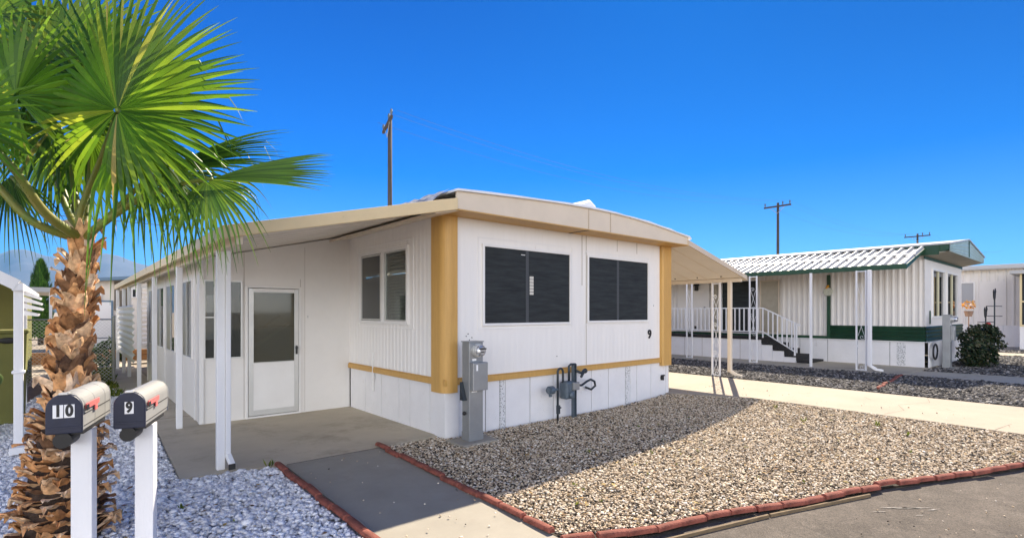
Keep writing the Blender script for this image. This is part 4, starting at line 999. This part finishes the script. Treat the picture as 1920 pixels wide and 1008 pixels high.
for a, b_, c, d_ in NW:
    f = frame(MB(), 'y', NY0, a, b_, c, d_, wd=.05, d0=-.06, d1=.03).build('window', M['frame'], h2)
    m_ = (a+b_)/2; MB().box(m_-.03, m_+.03, NY0-.02, NY0+.03, c, d_).build('mullion', mat('cream_mullion', (.7,.66,.45), .5), f)
    pane('y', NY0+.01, a, b_, c, d_).build('pane', M['glass_dark'], f)
a, b_, c, d_ = DW
f = frame(MB(), 'x', NX-.03, a, b_, c, d_, wd=.05, d0=-.08, d1=.02).build('window', M['frame'], h2)
pane('x', NX-.01, a, b_, c, d_).build('screen', M['screen'], f)
f = MB().box(NX-.07, NX-.035, 6.55, 7.12, .95, 2.55).build('side_light', mat('sidelight_panel', (.40,.36,.28), .35, var=.15), h2)
frame(MB(), 'x', NX-.07, 6.58, 7.09, .98, 2.52, wd=.03, d0=0, d1=.02).build('frame', M['cream'], f)
f = MB().box(NX-.07, NX-.035, 8.50, 8.70, .95, 2.60).build('side_light', mat('sidelight_panel', (.40,.36,.28), .35, var=.15), h2)
dd = MB().box(NX-.075, NX-.035, 8.78, 9.95, .93, 2.62).build('door', M['siding'], h2, bevel=.004)
MB().ball((NX-.11, 8.92, 1.72), .035, 8, 6).build('handle', M['black'], dd); MB().box(NX-.09,NX-.075,9.2,9.3,1.02,1.12).build('mail_slot', M['gap'], dd)
lp = MB().box(NX-.16,NX-.06,9.16,9.26,2.30,2.46); lp.prism([(NX-.18,9.13,2.46),(NX-.04,9.13,2.46),(NX-.11,9.13,2.54)], (0,.16,0)); lp.box(NX-.07,NX-.03,9.17,9.25,2.3,2.56)
lp.build('porch_lamp', M['black'], h2)
MB().box(NX+.45, NX+.49, NY0-.03, NY0-.01, 1.28, 1.62).build('house_number_panel', M['green'], h2)
# roof of neighbour: shallow gable with front overhang
apx = (NX-.12+XR)/2; OY = 2.62
r2 = MB()
sec = lambda y: [(NX-.14,y,3.20),(apx,y,3.50),(XR+.1,y,3.20)]
prf = [(NX-.14,OY-.04,3.215),(apx,OY-.04,3.515),(XR+.12,OY-.04,3.215),(XR+.12,OY-.04,3.25),(apx,OY-.04,3.55),(NX-.14,OY-.04,3.25)]
r2.prism(prf, (0,NY1-OY+.4,0)); r2.build('roof', M['awn2'], h2)
gf = MB(); XL = NX-.12
rows = 4
for i in range(rows):
    a = i/rows; b2 = (i+1)/rows; zz = lambda q, xx: 3.05+q*((3.215+.30*(1-abs(xx-apx)/(apx-XL)))-3.05)
    for (xa, xb) in ((XL, apx), (apx, XR+.1)):
        m1 = a+(b2-a)*.7
        gf.add([(xa,OY,zz(a,xa)),(xb,OY,zz(a,xb)),(xb,OY-.02,zz(m1,xb)),(xa,OY-.02,zz(m1,xa))], [(0,1,2,3)])
        gf.add([(xa,OY-.02,zz(m1,xa)),(xb,OY-.02,zz(m1,xb)),(xb,OY,zz(b2,xb)),(xa,OY,zz(b2,xa))], [(0,1,2,3)])
gf.build('gable_fascia', M['teal'], h2)
MB().box(XL, XL+.03, OY+.005, NY0+.6, 3.05, 3.21).box(apx-.02,apx+.02,OY-.035,OY-.021,3.06,3.49).build('fascia_trim', M['green'], h2)
MB().prism([(XL,OY+.005,3.05),(XL,NY0+.01,2.97),(XL,NY0+.01,3.0),(XL,OY+.005,3.08)], (XR-XL+.1,0,0)).build('soffit', mat('soffit_paint', (.35,.33,.26), .7, var=.1), h2)
MB().prism([(XL+.0,NY0-.02,2.965),(XL,NY0-.001,2.965),(XL,NY0-.001,2.90),(XL,NY0-.02,2.90)], (XR-XL,0,0)).box(XL-.05,XL-.001,NY0-.3,NY0+.12,2.98,3.2).build('green_trim', M['green'], h2)
# pan awning
EX = 14.3
def an(x):
    return float(np.interp(x, [EX, 15.15, NX-.02], [2.63, 2.90, 3.20]))
pa = MB(); xsn = [EX, 15.15, NX-.02]
pa.add([(x, y, an(x)) for y in (NY0-.02, 16.5) for x in xsn]+[(x, y, an(x)-.02) for y in (NY0-.02, 16.5) for x in xsn],
       [(0,1,4,3),(1,2,5,4),(6,9,10,7),(7,10,11,8),(0,3,9,6),(2,8,11,5),(0,6,7,1),(1,7,8,2),(3,4,10,9),(4,5,11,10)])
awn_o = pa.build('awning', M['awn2'], h2)
rb = MB(); y = NY0-.02
while y < 16.4:
    for xa, xb in ((EX+.02, 15.12), (15.18, NX-.04)):
        for s_ in (0,):
            a0, b0 = an(xa), an(xb)
            pr_ = [(0,0),(.028,.055),(.062,.055),(.09,0)]
            v = [(xa, y+u, a0+h+.001) for u, h in pr_]+[(xb, y+u, b0+h+.001) for u, h in pr_]
            rb.add(v, [(0,1,5,4),(1,2,6,5),(2,3,7,6),(0,3,2,1),(4,5,6,7)])
    y += .2
rb.build('awning_rib', M['awn2'], awn_o)['kind'] = 'stuff'
MB().prism([(15.11,NY0-.03,an(15.15)+.05),(15.19,NY0-.03,an(15.15)+.075),(15.19,NY0-.03,an(15.15)+.06),(15.11,NY0-.03,an(15.15)+.03)], (0,13.4,0)).build('awning_joint', M['awn2'], awn_o)
MB().box(EX-.05, EX, NY0-.04, 16.5, 2.555, 2.665).prism([(EX,NY0-.045,2.56),(NX-.02,NY0-.045,3.13),(NX-.02,NY0-.045,3.20),(EX,NY0-.045,2.66)], (0,.02,0)).build('awning_fascia', M['green'], awn_o)
db = MB(); y = NY0+.08
while y < 16.4: db.box(NX-.075, NX-.03, y, y+.10, 3.125, 3.195); y += .2
db.build('awning_gap', M['gap'], awn_o)['kind'] = 'stuff'
# awning posts
iron_post('awning_post', 14.2, 3.92, NZ, 2.56, h2, wd=.19)
for (x, y, wd) in ((14.2,6.45,.19),(14.2,8.36,.17),(14.2,10.5,.17)): iron_post('awning_post', x, y, NZ, 2.56, h2, wd=wd)
MB().box(14.17,14.22,4.98,5.03,NZ,2.56).build('awning_post', M['post_white'], h2)
q = MB().box(14.12,14.20,3.70,3.78,NZ+.12,2.56); q.obox((14.16,3.74,NZ+.14),(14.2,3.62,NZ+.05),.07,.07); q.obox((14.19,3.64,NZ+.05),(14.26,3.50,NZ+.03),.07,.05); q.build('downspout', M['post_white'], h2, bevel=.01)
# porch with steps and railing
PX = 15.02
porch = MB()
porch.box(PX, NX-.102, 6.60, 13, NZ, .80).box(PX, NX-.102, 6.29, 6.595, NZ, .66).box(PX, NX-.102, 5.98, 6.285, NZ, .51).box(PX, NX-.102, 5.67, 5.975, NZ, .36)
pb = porch.build('porch', M['skirt'], h2)
MB().box(PX-.03,NX-.101,6.57,13,.801,.86).box(PX-.02,NX-.101,6.27,6.568,.661,.70).box(PX-.02,NX-.101,5.96,6.268,.511,.55).box(PX-.02,NX-.101,5.65,5.958,.361,.40).box(PX+.0,NX-.101,5.35,5.648,NZ,.27).build('tread', M['step'], pb)
MB().box(PX+.005,NX-.103,6.575,6.598,.70,.80).box(PX+.005,NX-.103,6.272,6.288,.55,.66).box(PX+.005,NX-.103,5.962,5.978,.40,.51).box(PX+.005,NX-.103,5.652,5.668,.27,.36).build('riser', M['step'], pb)
pj = MB(); y = 7.2
while y < 13: pj.box(PX-.003, PX-.001, y, y+.012, NZ, .80); y += .6
pj.build('panel_joint', mline, pb)
rl = MB(); s = .014
rl.obox((PX,6.55,1.70),(PX,9.9,1.70),.035,.03); rl.obox((PX,6.55,1.03),(PX,9.9,1.03),.03,.025)
rl.obox((PX,6.55,1.70),(PX,5.55,1.22),.035,.03); rl.obox((PX,6.55,1.03),(PX,5.68,.50),.03,.025)
y = 6.55
while y <= 9.91: rl.box(PX-s,PX+s,y-s,y+s,1.03 if (y > 6.56 and y < 9.8) else .86,1.70); y += .135 if y < 9.7 else .2
for i in range(7):
    y = 6.40-i*.125; rl.box(PX-s,PX+s,y-s,y+s, 1.03-(6.55-y)*.61, 1.70-(6.55-y)*.48)
rl.box(PX-.018,PX+.018,5.68,5.716,.40,1.28)
rl.build('railing', M['post_white'], pb)
# round sign hanging on the green downspout
t = thing('hanging_sign', 'small round pale wreath sign hanging on the green strip of the neighbouring wall', 'sign', (NX-.10, 5.24, 2.1))
pts = [(NX-.10, 5.24+.10*math.cos(a), 2.15+.09*math.sin(a)) for a in [2*math.pi*i/20 for i in range(21)]]
MB().tube(pts, .028, 7, cap=False).tube([(NX-.08,5.24,2.15),(NX-.12,5.24,2.15)], .085, 14).build('wreath', mat('wreath_cloth', (.55,.55,.45), .8, var=.3, vscale=25), t)
MB().ball((NX-.12,5.24,2.30), .04, 8, 6).ball((NX-.12,5.27,2.26), .03, 8, 6).build('bow', M['orange'], t)
MB().tube([(NX-.1,5.24,2.3),(NX-.1,5.24,2.42)], .006, 5).tube([(NX-.1,5.24,2.06),(NX-.1,5.24,1.90)], .006, 5).build('cord', M['gap'], t)

def leaf_cloud(center, radii, n, size, seed=0, shape=None):
    r_ = np.random.default_rng(seed); mb = MB()
    d = r_.normal(size=(n, 3)); d /= np.linalg.norm(d, axis=1)[:, None]; rad = r_.uniform(.35, 1, n)**.5
    for i in range(n):
        p = d[i]*rad[i]
        bump_ = 1+.22*noise.noise(Vector(d[i]*2.2+seed))
        p = np.array(center)+p*np.array(radii)*bump_
        nrm = Vector(r_.normal(size=3)).normalized(); a = nrm.orthogonal().normalized(); b2 = nrm.cross(a); s_ = size*r_.uniform(.6, 1.4)
        P = Vector(p); mb.add([P-a*s_*.5, P+b2*s_*.28, P+a*s_*.5+nrm*s_*.12, P-b2*s_*.28], [(0,1,2,3)])
    return mb
def foliage(mb, name, m, parent):
    me = bpy.data.meshes.new(name); me.from_pydata(mb.v, [], mb.f); me.materials.append(m); o = bpy.data.objects.new(name, me); COL.objects.link(o); put(o, parent); return o
bu = thing('shrub', 'dark rounded shrub behind the far meter pedestal', 'shrub', (17.6,2.2,NZ))
m_ = MB()
for i, (x, y, z, rx_, rz_, nn2) in enumerate([(17.2,2.35,.55,.34,.36,800),(17.6,2.2,.50,.30,.32,600),(17.75,2.4,.90,.34,.26,600),(18.25,2.3,1.08,.30,.20,500),(18.7,2.25,.98,.28,.24,500),(18.2,2.3,.62,.36,.30,600),(18.95,2.2,.70,.2,.2,260)]):
    m2 = leaf_cloud((x,y,z),(rx_,.32,rz_),nn2,.085,i+1); m_.add(m2.v, m2.f)
foliage(m_, 'leaves', M['leafdark'], bu)
MB().tube([(17.5,2.3,NZ),(17.5,2.3,.5)], .03).tube([(17.9,2.3,NZ),(18.2,2.3,.9)], .025).build('stem', M['bark'], bu)
p2 = pedestal(16.45, 2.72, NZ+.0, 1.30, 'grey electric meter pedestal before the green band of the far home', False)
hz = thing('garden_hose', 'dark coiled hose hanging on the skirting of the green trimmed home', 'hose', (16.2,2.9,NZ))
pts = [(16.35+.25*math.cos(a)*(1-.01*a), 2.93, .60+.2*math.sin(a)*(1-.01*a)) for a in [i*.4 for i in range(48)]]
MB().tube(pts, .016, 6, cap=False).build('coil', M['black'], hz)
fp = thing('potted_plant', 'orange flowering plant in a hanging pot beside the far windows', 'potted plant', (21.0,2.9,1.6))
foliage(leaf_cloud((21.15,2.98,1.80),(.17,.17,.15),90,.075,5), 'petals', M['orange'], fp)
MB().tube([(21.15,2.98,1.45),(21.15,2.98,1.62)], [.08,.12], 10).tube([(21.15,2.98,NZ),(21.15,2.98,1.45)], .015, 6).build('pot', M['paver'], fp)
# rooster weather vanes
def vane(x, y, h, label, rooster=True):
    t = thing('weather_vane', label, 'weather vane', (x, y, NZ))
    MB().tube([(x,y,NZ),(x,y,NZ+h)], .018, 6).build('stake', M['pipe'], t)
    MB().obox((x-.5,y+.1,NZ+h*.88),(x+.5,y-.1,NZ+h*.88),.012,.02).obox((x-.4,y-.2,NZ+h*.72),(x+.4,y+.2,NZ+h*.72),.012,.02).build('arms', M['pipe'], t)
    z = NZ+h
    if rooster:
        poly = [(-.20,.05),(-.24,.20),(-.14,.26),(-.06,.14),(.05,.13),(.10,.26),(.16,.30),(.20,.24),(.27,.22),(.19,.16),(.14,.02),(0,-.04),(-.12,-.02)]
        MB().prism([(x+u*1.0, y-.01, z+v) for u, v in poly], (0,.02,0)).build('rooster', M['black'], t)
    return t
vane(19.9, 2.25, 1.75, 'black rooster weather vane on a thin stake behind the dark shrub')
t = vane(19.2, 2.35, 1.25, 'shorter garden stake with a dark bird and a red flower beside the rooster vane', True)
MB().ball((19.2,2.3,NZ+1.05), .06, 8, 6, (1,1,.7)).build('flower', M['redpetal'], t)
# far right home
h3 = thing('mobile_home', 'pale distant home with a dark screened porch at the right edge of the picture', 'mobile home', (28.8, 0, NZ))
sheet_wall(MB(), 'x', 28.8, -12, 6.5, 1.05, 3.35, [(3.9,4.35,1.9,2.8)], pitch=.25, depth=.03).build('side_wall', M['siding'], h3)
b = MB(); sheet_wall(b, 'y', 6.5, 28.8, 34, NZ, 3.35, out=1); sheet_wall(b, 'y', -12, 28.8, 34, NZ, 3.35); b.build('rear_wall', M['siding'], h3)
sheet_wall(MB(), 'x', 28.75, -12, 6.5, NZ-.1, 1.05, pitch=.6, depth=.02, prof=((0,0),(.94,0),(.95,-1),(.99,-1))).build('skirting', M['skirt'], h3)
MB().box(28.5,34,-12.3,6.8,3.35,3.50).box(28.3,28.5,-12.3,6.8,3.30,3.42).build('roof', M['awn2'], h3, bevel=.03)
f = frame(MB(), 'x', 28.8, 3.9, 4.35, 1.9, 2.8, wd=.05).build('window', M['frame'], h3); pane('x', 28.8, 3.9, 4.35, 1.9, 2.8).build('pane', mat('far_pane', (.35,.36,.38), .3), f)
MB().box(28.76,28.79,2.9,3.7,1.06,2.85).build('door', M['siding'], h3)
sp = MB().box(26.9,28.7,-10,2.35,NZ,1.05)
sp.build('porch_base', M['skirt'], h3)
MB().box(26.93,28.7,-10,2.33,1.06,3.0).build('porch_screen', M['screen'], h3)
pf_ = MB(); y = 2.35
while y > -9: pf_.box(26.86,26.92,y-.06,y,1.05,3.0); y -= .95
pf_.box(26.87,26.91,-10,2.35,1.95,2.0).box(26.87,26.91,-10,2.35,1.06,1.12)
pf_.build('porch_frame', mat('cream_frame', (.70,.58,.33), .5), h3)
MB().box(26.6,28.8,-10.2,2.6,3.0,3.13).build('porch_awning', M['awn2'], h3)

# ------------------------------------------------------------------ left lot, background
h4 = thing('carport_house', 'lime yellow house with white metal carport at the left edge behind the palm', 'house', (-3, 12, 0))
sheet_wall(MB(), 'y', 12.6, -9, -.62, 0, 2.1).build('wall', M['lime'], h4)
sheet_wall(MB(), 'x', -.62, 12.6, 17, 0, 2.1, out=1).build('wall', M['lime'], h4)
dd = MB().box(-2.15,-1.30,12.56,12.59,.1,1.85).build('door', M['limedoor'], h4); frame(MB(), 'y', 12.56, -2.1, -1.35, .15, 1.80, wd=.06, d0=0, d1=.03, bars=(-1.72,)).build('door_trim', M['limedoor'], dd)
def lz(x): return 1.90+(-.42-x)*.62
la = MB(); la.prism([(-.42,7.95,lz(-.42)),(-1.2,7.95,lz(-1.2)),(-4,7.95,lz(-1.2)+.35),(-4,7.95,lz(-1.2)+.30),(-1.2,7.95,lz(-1.2)-.05),(-.42,7.95,lz(-.42)-.05)], (0,4.6,0))
carport = la.build('carport_roof', M['awn2'], h4)
lr = MB(); y = 8.0
while y < 12.4: lr.obox((-.40,y,lz(-.42)+.012),(-1.2,y,lz(-1.2)+.012),.06,.04); y += .2
lr.build('roof_rib', M['awn2'], carport)
MB().obox((-.41,7.92,lz(-.42)-.02),(-1.2,7.92,lz(-1.2)-.02),.05,.12).obox((-1.2,7.92,lz(-1.2)-.02),(-4,7.92,lz(-1.2)+.33),.05,.12).box(-.45,-.36,7.9,12.5,lz(-.42)-.08,lz(-.42)).build('carport_gutter', M['post_white'], carport)
for i in range(4):
    o = MB().prism([TWs(39,541+i*13,6.0), TWs(76+(i,i,i,-2)[i]*2,557+i*10.5,6.0), TWs(74+(i,i,i,-2)[i]*2,561+i*10.5,6.0), TWs(39,551+i*13,6.0)], (0,.55,0)).build('awning_slat', M['post_white'], h4)
MB().box(-.44,-.36,7.95,8.03,0,1.84).box(-.455,-.345,7.93,8.05,.9,.93).box(-.47,-.33,7.84,8.04,.02,.10).build('carport_post', M['post_white'], h4, bevel=.006)
MB().box(-.60,-.50,12.0,12.1,0,1.8).build('carport_post', M['post_white'], h4)
ct = thing('cactus', 'large green prickly pear cactus under the white carport at the left edge', 'cactus', (-1.2, 8.9, 0))
cc = MB()
for (x, y, z, r_, rot) in ((-.95,8.7,1.12,.26,.1),(-.88,8.75,.85,.24,.5),(-1.2,8.9,.7,.28,-.3),(-.85,8.8,1.38,.13,.6),(-1.1,8.8,1.35,.2,-.4),(-.9,8.9,.45,.26,.2),(-1.25,8.9,.3,.3,0),(-1.3,8.7,1.1,.25,.3),(-.75,8.85,.7,.18,.9)):
    m1 = MB().ball((0,0,0), r_, 14, 10, (.85,.22,1.1)); Q = Matrix.Rotation(rot, 3, 'Y') @ Matrix.Rotation(rot*1.5-.6, 3, 'Z')
    cc.add([Q @ Vector(v)+Vector((x, y, z)) for v in m1.v], m1.f)
cc.build('pads', M['cactus'], ct, smooth=True)
bn = thing('wheelie_bin', 'olive green bin with a dark round opening beside the lime wall', 'bin', (-.58,10.6,0))
MB().prism([(-.80,10.2,.0),(-.46,10.2,.0),(-.42,10.2,1.28),(-.84,10.2,1.28)], (0,.45,0)).build('body', M['lime'], bn, bevel=.02)
MB().box(-.86,-.40,10.17,10.67,1.28,1.33).build('lid', M['lime'], bn, bevel=.02)
MB().ball((-.62,10.19,1.18), .11, 12, 8, (1,.15,.4)).build('opening', M['black'], bn)
cy = thing('cypress_tree', 'narrow dark green cypress standing beyond the carport roof', 'cypress', (-1.6, 31, 0))
c0 = TW(76, 560, 26); m_ = MB(); r_ = np.random.default_rng(9)
for i in range(5200):
    h = r_.uniform(0, 1); ang = r_.uniform(0, 6.283); rad = .52*(1-h**3.0)**.6*(.82+.18*math.sin(ang*5+h*20))*r_.uniform(.5, 1)**.4+.02
    P = Vector((c0.x+rad*math.cos(ang), c0.y+rad*math.sin(ang), .3+h*3.8)); up = Vector((math.cos(ang)*.3, math.sin(ang)*.3, 1)).normalized(); sd_ = Vector((-math.sin(ang), math.cos(ang), 0))
    s_ = r_.uniform(.07, .16); m_.add([P-sd_*s_*.25, P+sd_*s_*.25, P+up*s_*1.6], [(0,1,2)])
cy.location = (c0.x, c0.y, 0)
foliage(m_, 'crown', M['cypress'], cy); MB().tube([(c0.x,c0.y,-.05),(c0.x,c0.y,3.6)], [.12,.03], 8).build('trunk', M['bark'], cy)

bh = thing('bungalow', 'pale far bungalow with blue grey roof between palm trunk and patio posts', 'house', (2, 26, 0))
BY = 26.
sheet_wall(MB(), 'y', BY, .1, 9, 0, lambda x: 2.70+(x-.1)*.105, [(.45,1.02,2.08,2.37)]).build('wall', M['farwall'], bh)
MB().prism([(-.05,BY-.5,2.68),(9,BY-.5,3.63),(9,BY-.5,3.75),(-.05,BY-.5,2.80)], (0,7,0)).build('roof', M['bluegrey'], bh)
f = frame(MB(), 'y', BY, .45, 1.02, 2.08, 2.37, wd=.04, bars=(.72,)).build('window', M['frame'], bh); pane('y', BY, .45, 1.02, 2.08, 2.37).build('pane', M['glass_dark'], f)
f = frame(MB(), 'y', BY-.01, .3, 1.36, .2, 1.98, wd=.06, d0=0, d1=.05).build('door_frame', M['bluegrey'], bh); MB().box(.3,1.36,BY-.05,BY-.02,.2,1.98).build('door', M['frame'], f)
MB().box(1.46,1.90,BY-.06,BY-.02,1.65,2.82).build('screen_panel', mat('brown_screen', (.14,.12,.09), .8), bh)
f = frame(MB(), 'y', BY-.02, 2.05, 2.30, 2.2, 2.5, wd=.04, bars=(2.17,)).build('window', M['frame'], bh); MB().box(2.05,2.30,BY-.05,BY-.03,2.2,2.5).build('pane', M['screen'], f)
sd_ = MB(); hribs(sd_, 'y', BY-.10, 2.35, 6, .2, 2.6, 13, .04); sd_.build('siding', M['farwall'], bh)
wc = thing('carport_roof', 'low white flat roof edge beyond the lime house, under the cypress', 'roof', (-1.5,18,0))
MB().box(-5,-.22,18,22,2.10,2.22).build('roof_panel', M['awn2'], wc); MB().box(-.33,-.27,18.05,18.12,0,2.10).build('post', M['post_white'], wc)

# timber retaining edge
tm = MB().box(-4,7,21.0,21.15,0,.18).box(-4,7,21.02,21.17,.182,.36); tag(tm.build('retaining_timber', M['timber'], bevel=.02), 'brown timber retaining edge at the back of the yard', 'retaining wall')
# chain link fence
cf = thing('chain_link_fence', 'low chain link fence with grey posts beyond the palm trunk', 'fence', (.83,14.9,0))
MB().tube([(.83,14.9,0),(.83,14.9,1.46)], .03, 8).ball((.83,14.9,1.48), .035, 8, 6).build('fence_post', M['steel'], cf)
MB().tube([(-1.9,14.9,0),(-1.9,14.9,1.46)], .03, 8).build('fence_post', M['steel'], cf)
MB().tube([(-1.9,14.9,1.42),(.83,14.9,1.42)], .018, 6).tube([(-1.9,14.9,1.0),(.83,14.9,1.0)], .012, 6).tube([(-1.9,14.9,.35),(.83,14.9,.35)], .012, 6).build('fence_rail', M['steel'], cf)
cm = MB(); k = -1.9-1.4
while k < .83:
    for sg in (1, -1):
        a0 = Vector((k, 14.9, .02)) if sg == 1 else Vector((k+1.4, 14.9, .02)); b0 = a0+Vector((sg*1.4, 0, 1.4))
        # clip to the bay
        pa_, pb_ = a0.copy(), b0.copy(); dx = pb_.x-pa_.x
        ts = [0, 1]
        for lim in (-1.9, .83):
            t = (lim-pa_.x)/dx
            if 0 < t < 1:
                if (sg == 1) == (lim < 0): ts[0] = max(ts[0], t)
                else: ts[1] = min(ts[1], t)
        if ts[1] > ts[0] and (-1.9 <= (pa_.x+dx*(ts[0]+ts[1])/2) <= .83): cm.obox(pa_.lerp(pb_, ts[0]), pa_.lerp(pb_, ts[1]), .005, .005)
    k += .075
cm.build('wire_mesh', M['alu'], cf)
# plants in the yard
def blades(name, spots, label, m, hgt=.12, cat='weeds', n=14, seed=0):
    r_ = random.Random(seed); mb = MB()
    for (x, y, s_) in spots:
        for i in range(n):
            a = r_.uniform(0, 6.28); l = hgt*s_*r_.uniform(.5, 1.2); b0 = Vector((x+r_.gauss(0, .03)*s_, y+r_.gauss(0, .03)*s_, gz(x)-.01)); d = Vector((math.cos(a)*.6, math.sin(a)*.6, 1))
            s2 = Vector((-math.sin(a), math.cos(a), 0))*l*.14
            mb.add([b0-s2*.4, b0+s2*.4, b0+d*l*.6+s2, b0+d*l, b0+d*l*.6-s2], [(0,1,2,3,4)])
    me = bpy.data.meshes.new(name); me.from_pydata(mb.v, [], mb.f); me.materials.append(m); o = bpy.data.objects.new(name, me); COL.objects.link(o); tag(o, label, cat, kind='stuff'); return o
r_ = random.Random(5)
blades('grass', [(r_.uniform(-.1,.85), r_.uniform(15.2,17.6), 1.1) for _ in range(420)], 'patch of yellow green grass at the foot of the chain link fence', M['grass'], cat='grass', seed=1)
blades('grass', [(.55+r_.uniform(-.2,.25), r_.uniform(12.2,14.4), .9) for _ in range(40)], 'low ground weeds along the far slab edge beside the fence post', M['grass'], cat='weeds', seed=2)
blades('weeds', [(3.55,3.25,.3),(4.5,3.9,.35),(5.0,3.4,.35),(3.2,2.9,.3),(6.6,2.4,.4),(7.9,2.9,.5),(8.5,3.5,.5),(7.2,1.5,.3),(5.2,1.9,.3),(8.0,1.7,.5),(4.1,2.5,.25),(6.0,4.3,.3),(8.3,2.1,.6)]+[(r_.uniform(3.2,8.6), r_.uniform(1.9,4.3), .22) for _ in range(30)], 'tiny yellow green weeds sprouting in the sunlit gravel', M['grass'], cat='weeds', seed=3, n=9)
blades('weeds', [(.52,3.95,.45),(1.58,5.66,.7),(.95,4.3,.3),(.7,4.9,.4),(.45,5.2,.5),(.30,5.05,.5)], 'small green weeds growing in the white stone chips', M['grass'], cat='weeds', seed=4, n=10)
pl = thing('shrub', 'small leafy plant behind the chain link fence', 'shrub', (1.0,18.5,0)); foliage(leaf_cloud((.95,18.6,.42),(.45,.3,.42),420,.13,7), 'leaves', M['leafbush'], pl)
pl = thing('shrub', 'second low dark plant left of the leafy one behind the chain link fence', 'shrub', (.2,19,0)); foliage(leaf_cloud((.2,19.2,.45),(.5,.3,.35),420,.13,8), 'leaves', M['leafbush'], pl)

# ------------------------------------------------------------------ utility poles and wires
def upole(x, y, h, label, L_=.9, ax=(0,1)):
    t = thing('utility_pole', label, 'utility pole', (x, y, 0)); A_ = Vector((*ax, 0)).normalized(); n_ = Vector((-A_.y, A_.x, 0))*.1
    at = lambda d, z: Vector((x, y, z))+n_+A_*d
    MB().tube([(x,y,-.1),(x,y,h)], [.105,.08], 10).build('pole', M['pole'], t, smooth=True)
    MB().obox(at(-L_,h-.25), at(L_,h-.25), .09, .10).build('crossarm', M['pole'], t)
    MB().prism([at(-.5,h-.30), at(0,h-.75), at(.5,h-.30), at(.46,h-.30), at(0,h-.70), at(-.46,h-.30)], n_*.15).build('brace', M['steel'], t)
    for d in (-.92*L_, -.4*L_, .92*L_):
        MB().tube([at(d,h-.20), at(d,h-.08), at(d,h-.04), at(d,h+.05)], [.02,.05,.055,.025], 8).build('insulator', M['gasgrey'], t)
PL = [(9.5,18.3,9.05),(36.7,15.0,9.0),(61.2,12.3,9.0)]
upole(*PL[0], 'dark wooden utility pole rising behind the roof of home number 9', .95, (.3,.95))
upole(*PL[1], 'wooden utility pole rising behind the long white pan awning', .88)
upole(*PL[2], 'distant utility pole showing just its crossarm above the green trimmed home', 1.0)
PLX = [(-17.5,21.5,9.1)]+PL+[(86,9.4,9)]
for i, (a, b_) in enumerate(zip(PLX, PLX[1:])):
    if i == 0: continue
    wr = MB()
    for dy in (-.81, -.35, .81):
        wr.tube([(a[0]+(b_[0]-a[0])*t-.12, a[1]+(b_[1]-a[1])*t+dy, a[2]+(b_[2]-a[2])*t-.9*4*t*(1-t)+.05) for t in [q/24 for q in range(25)]], .0035, 4)
    tag(wr.build('power_line', M['gap']), ['', 'thin sagging power lines between the nearest and the second pole', 'thin power lines between the second and the farthest pole', 'thin power lines running on past the farthest pole'][i], 'power line')
wr = MB().tube([(-30+70*t, 24-2*t, 5.6-.8*4*t*(1-t)) for t in [q/24 for q in range(25)]], .010, 4)
tag(wr.build('power_line', M['gap']), 'single low cable crossing behind the palm fronds', 'power line')

# ------------------------------------------------------------------ mountains
mm = MB(); D = 6000
sky_px = [(-300,500),(-150,492),(-60,480),(0,476),(20,468),(45,466),(70,474),(95,480),(130,484),(165,478),(200,474),(225,480),(250,490),(280,500),(330,512),(420,530),(520,548),(700,570),(900,580)]
nn_ = 160; rows_ = 14
us = np.linspace(-300, 900, nn_); vs = np.interp(us, [p[0] for p in sky_px], [p[1] for p in sky_px])
for j in range(rows_+1):
    for i in range(nn_):
        t_ = D*(.72+.28*j/rows_); q = j/rows_
        ph_ = (585-vs[i])*(q**.8)
        P = TW(us[i], 585, t_); hgt = ph_/974*D
        hgt += q*(1-q)*4*70*noise.noise(Vector((P.x*.0022, P.y*.0022, 0)))*1.2 + q*16*noise.noise(Vector((P.x*.008, P.y*.008, 5)))
        mm.v.append((P.x, P.y, max(-5, hgt)))
for j in range(rows_):
    for i in range(nn_-1): a = j*nn_+i; mm.f.append((a, a+1, a+nn_+1, a+nn_))
# back slope closes the range
o_ = len(mm.v)
for i in range(nn_): P = TW(us[i], 585, D*1.3); mm.v.append((P.x, P.y, -5))
for i in range(nn_-1): a = rows_*nn_+i; mm.f.append((a, a+1, o_+i+1, o_+i))
mm.build('mountains', M['mount'], smooth=True)['kind'] = 'structure'
# wide ground reaching to the mountains
MB().add([(-9000,-3000,-.5),(9000,-3000,-.5),(9000,12000,-.5),(-9000,12000,-.5)], [(0,1,2,3)]).build('plain', M['ground'])['kind'] = 'structure'
# haze: even air round everything
hzm = bpy.data.materials.new('haze'); hzm.use_nodes = True; nt = hzm.node_tree; nt.nodes.clear()
ho = nt.nodes.new('ShaderNodeOutputMaterial'); pv = nt.nodes.new('ShaderNodeVolumePrincipled'); pv.inputs['Density'].default_value = .00006; pv.inputs['Color'].default_value = (.12,.5,1,1); pv.inputs['Anisotropy'].default_value = .2
nt.links.new(pv.outputs[0], ho.inputs['Volume'])
hb = MB().box(-9500,9500,-3500,12500,-6.5,800).build('haze', hzm); hb['kind'] = 'stuff'
hzm.volume_intersection_method if False else None
print('faces', sum(len(o.data.polygons) for o in bpy.data.objects if o.type == 'MESH'))
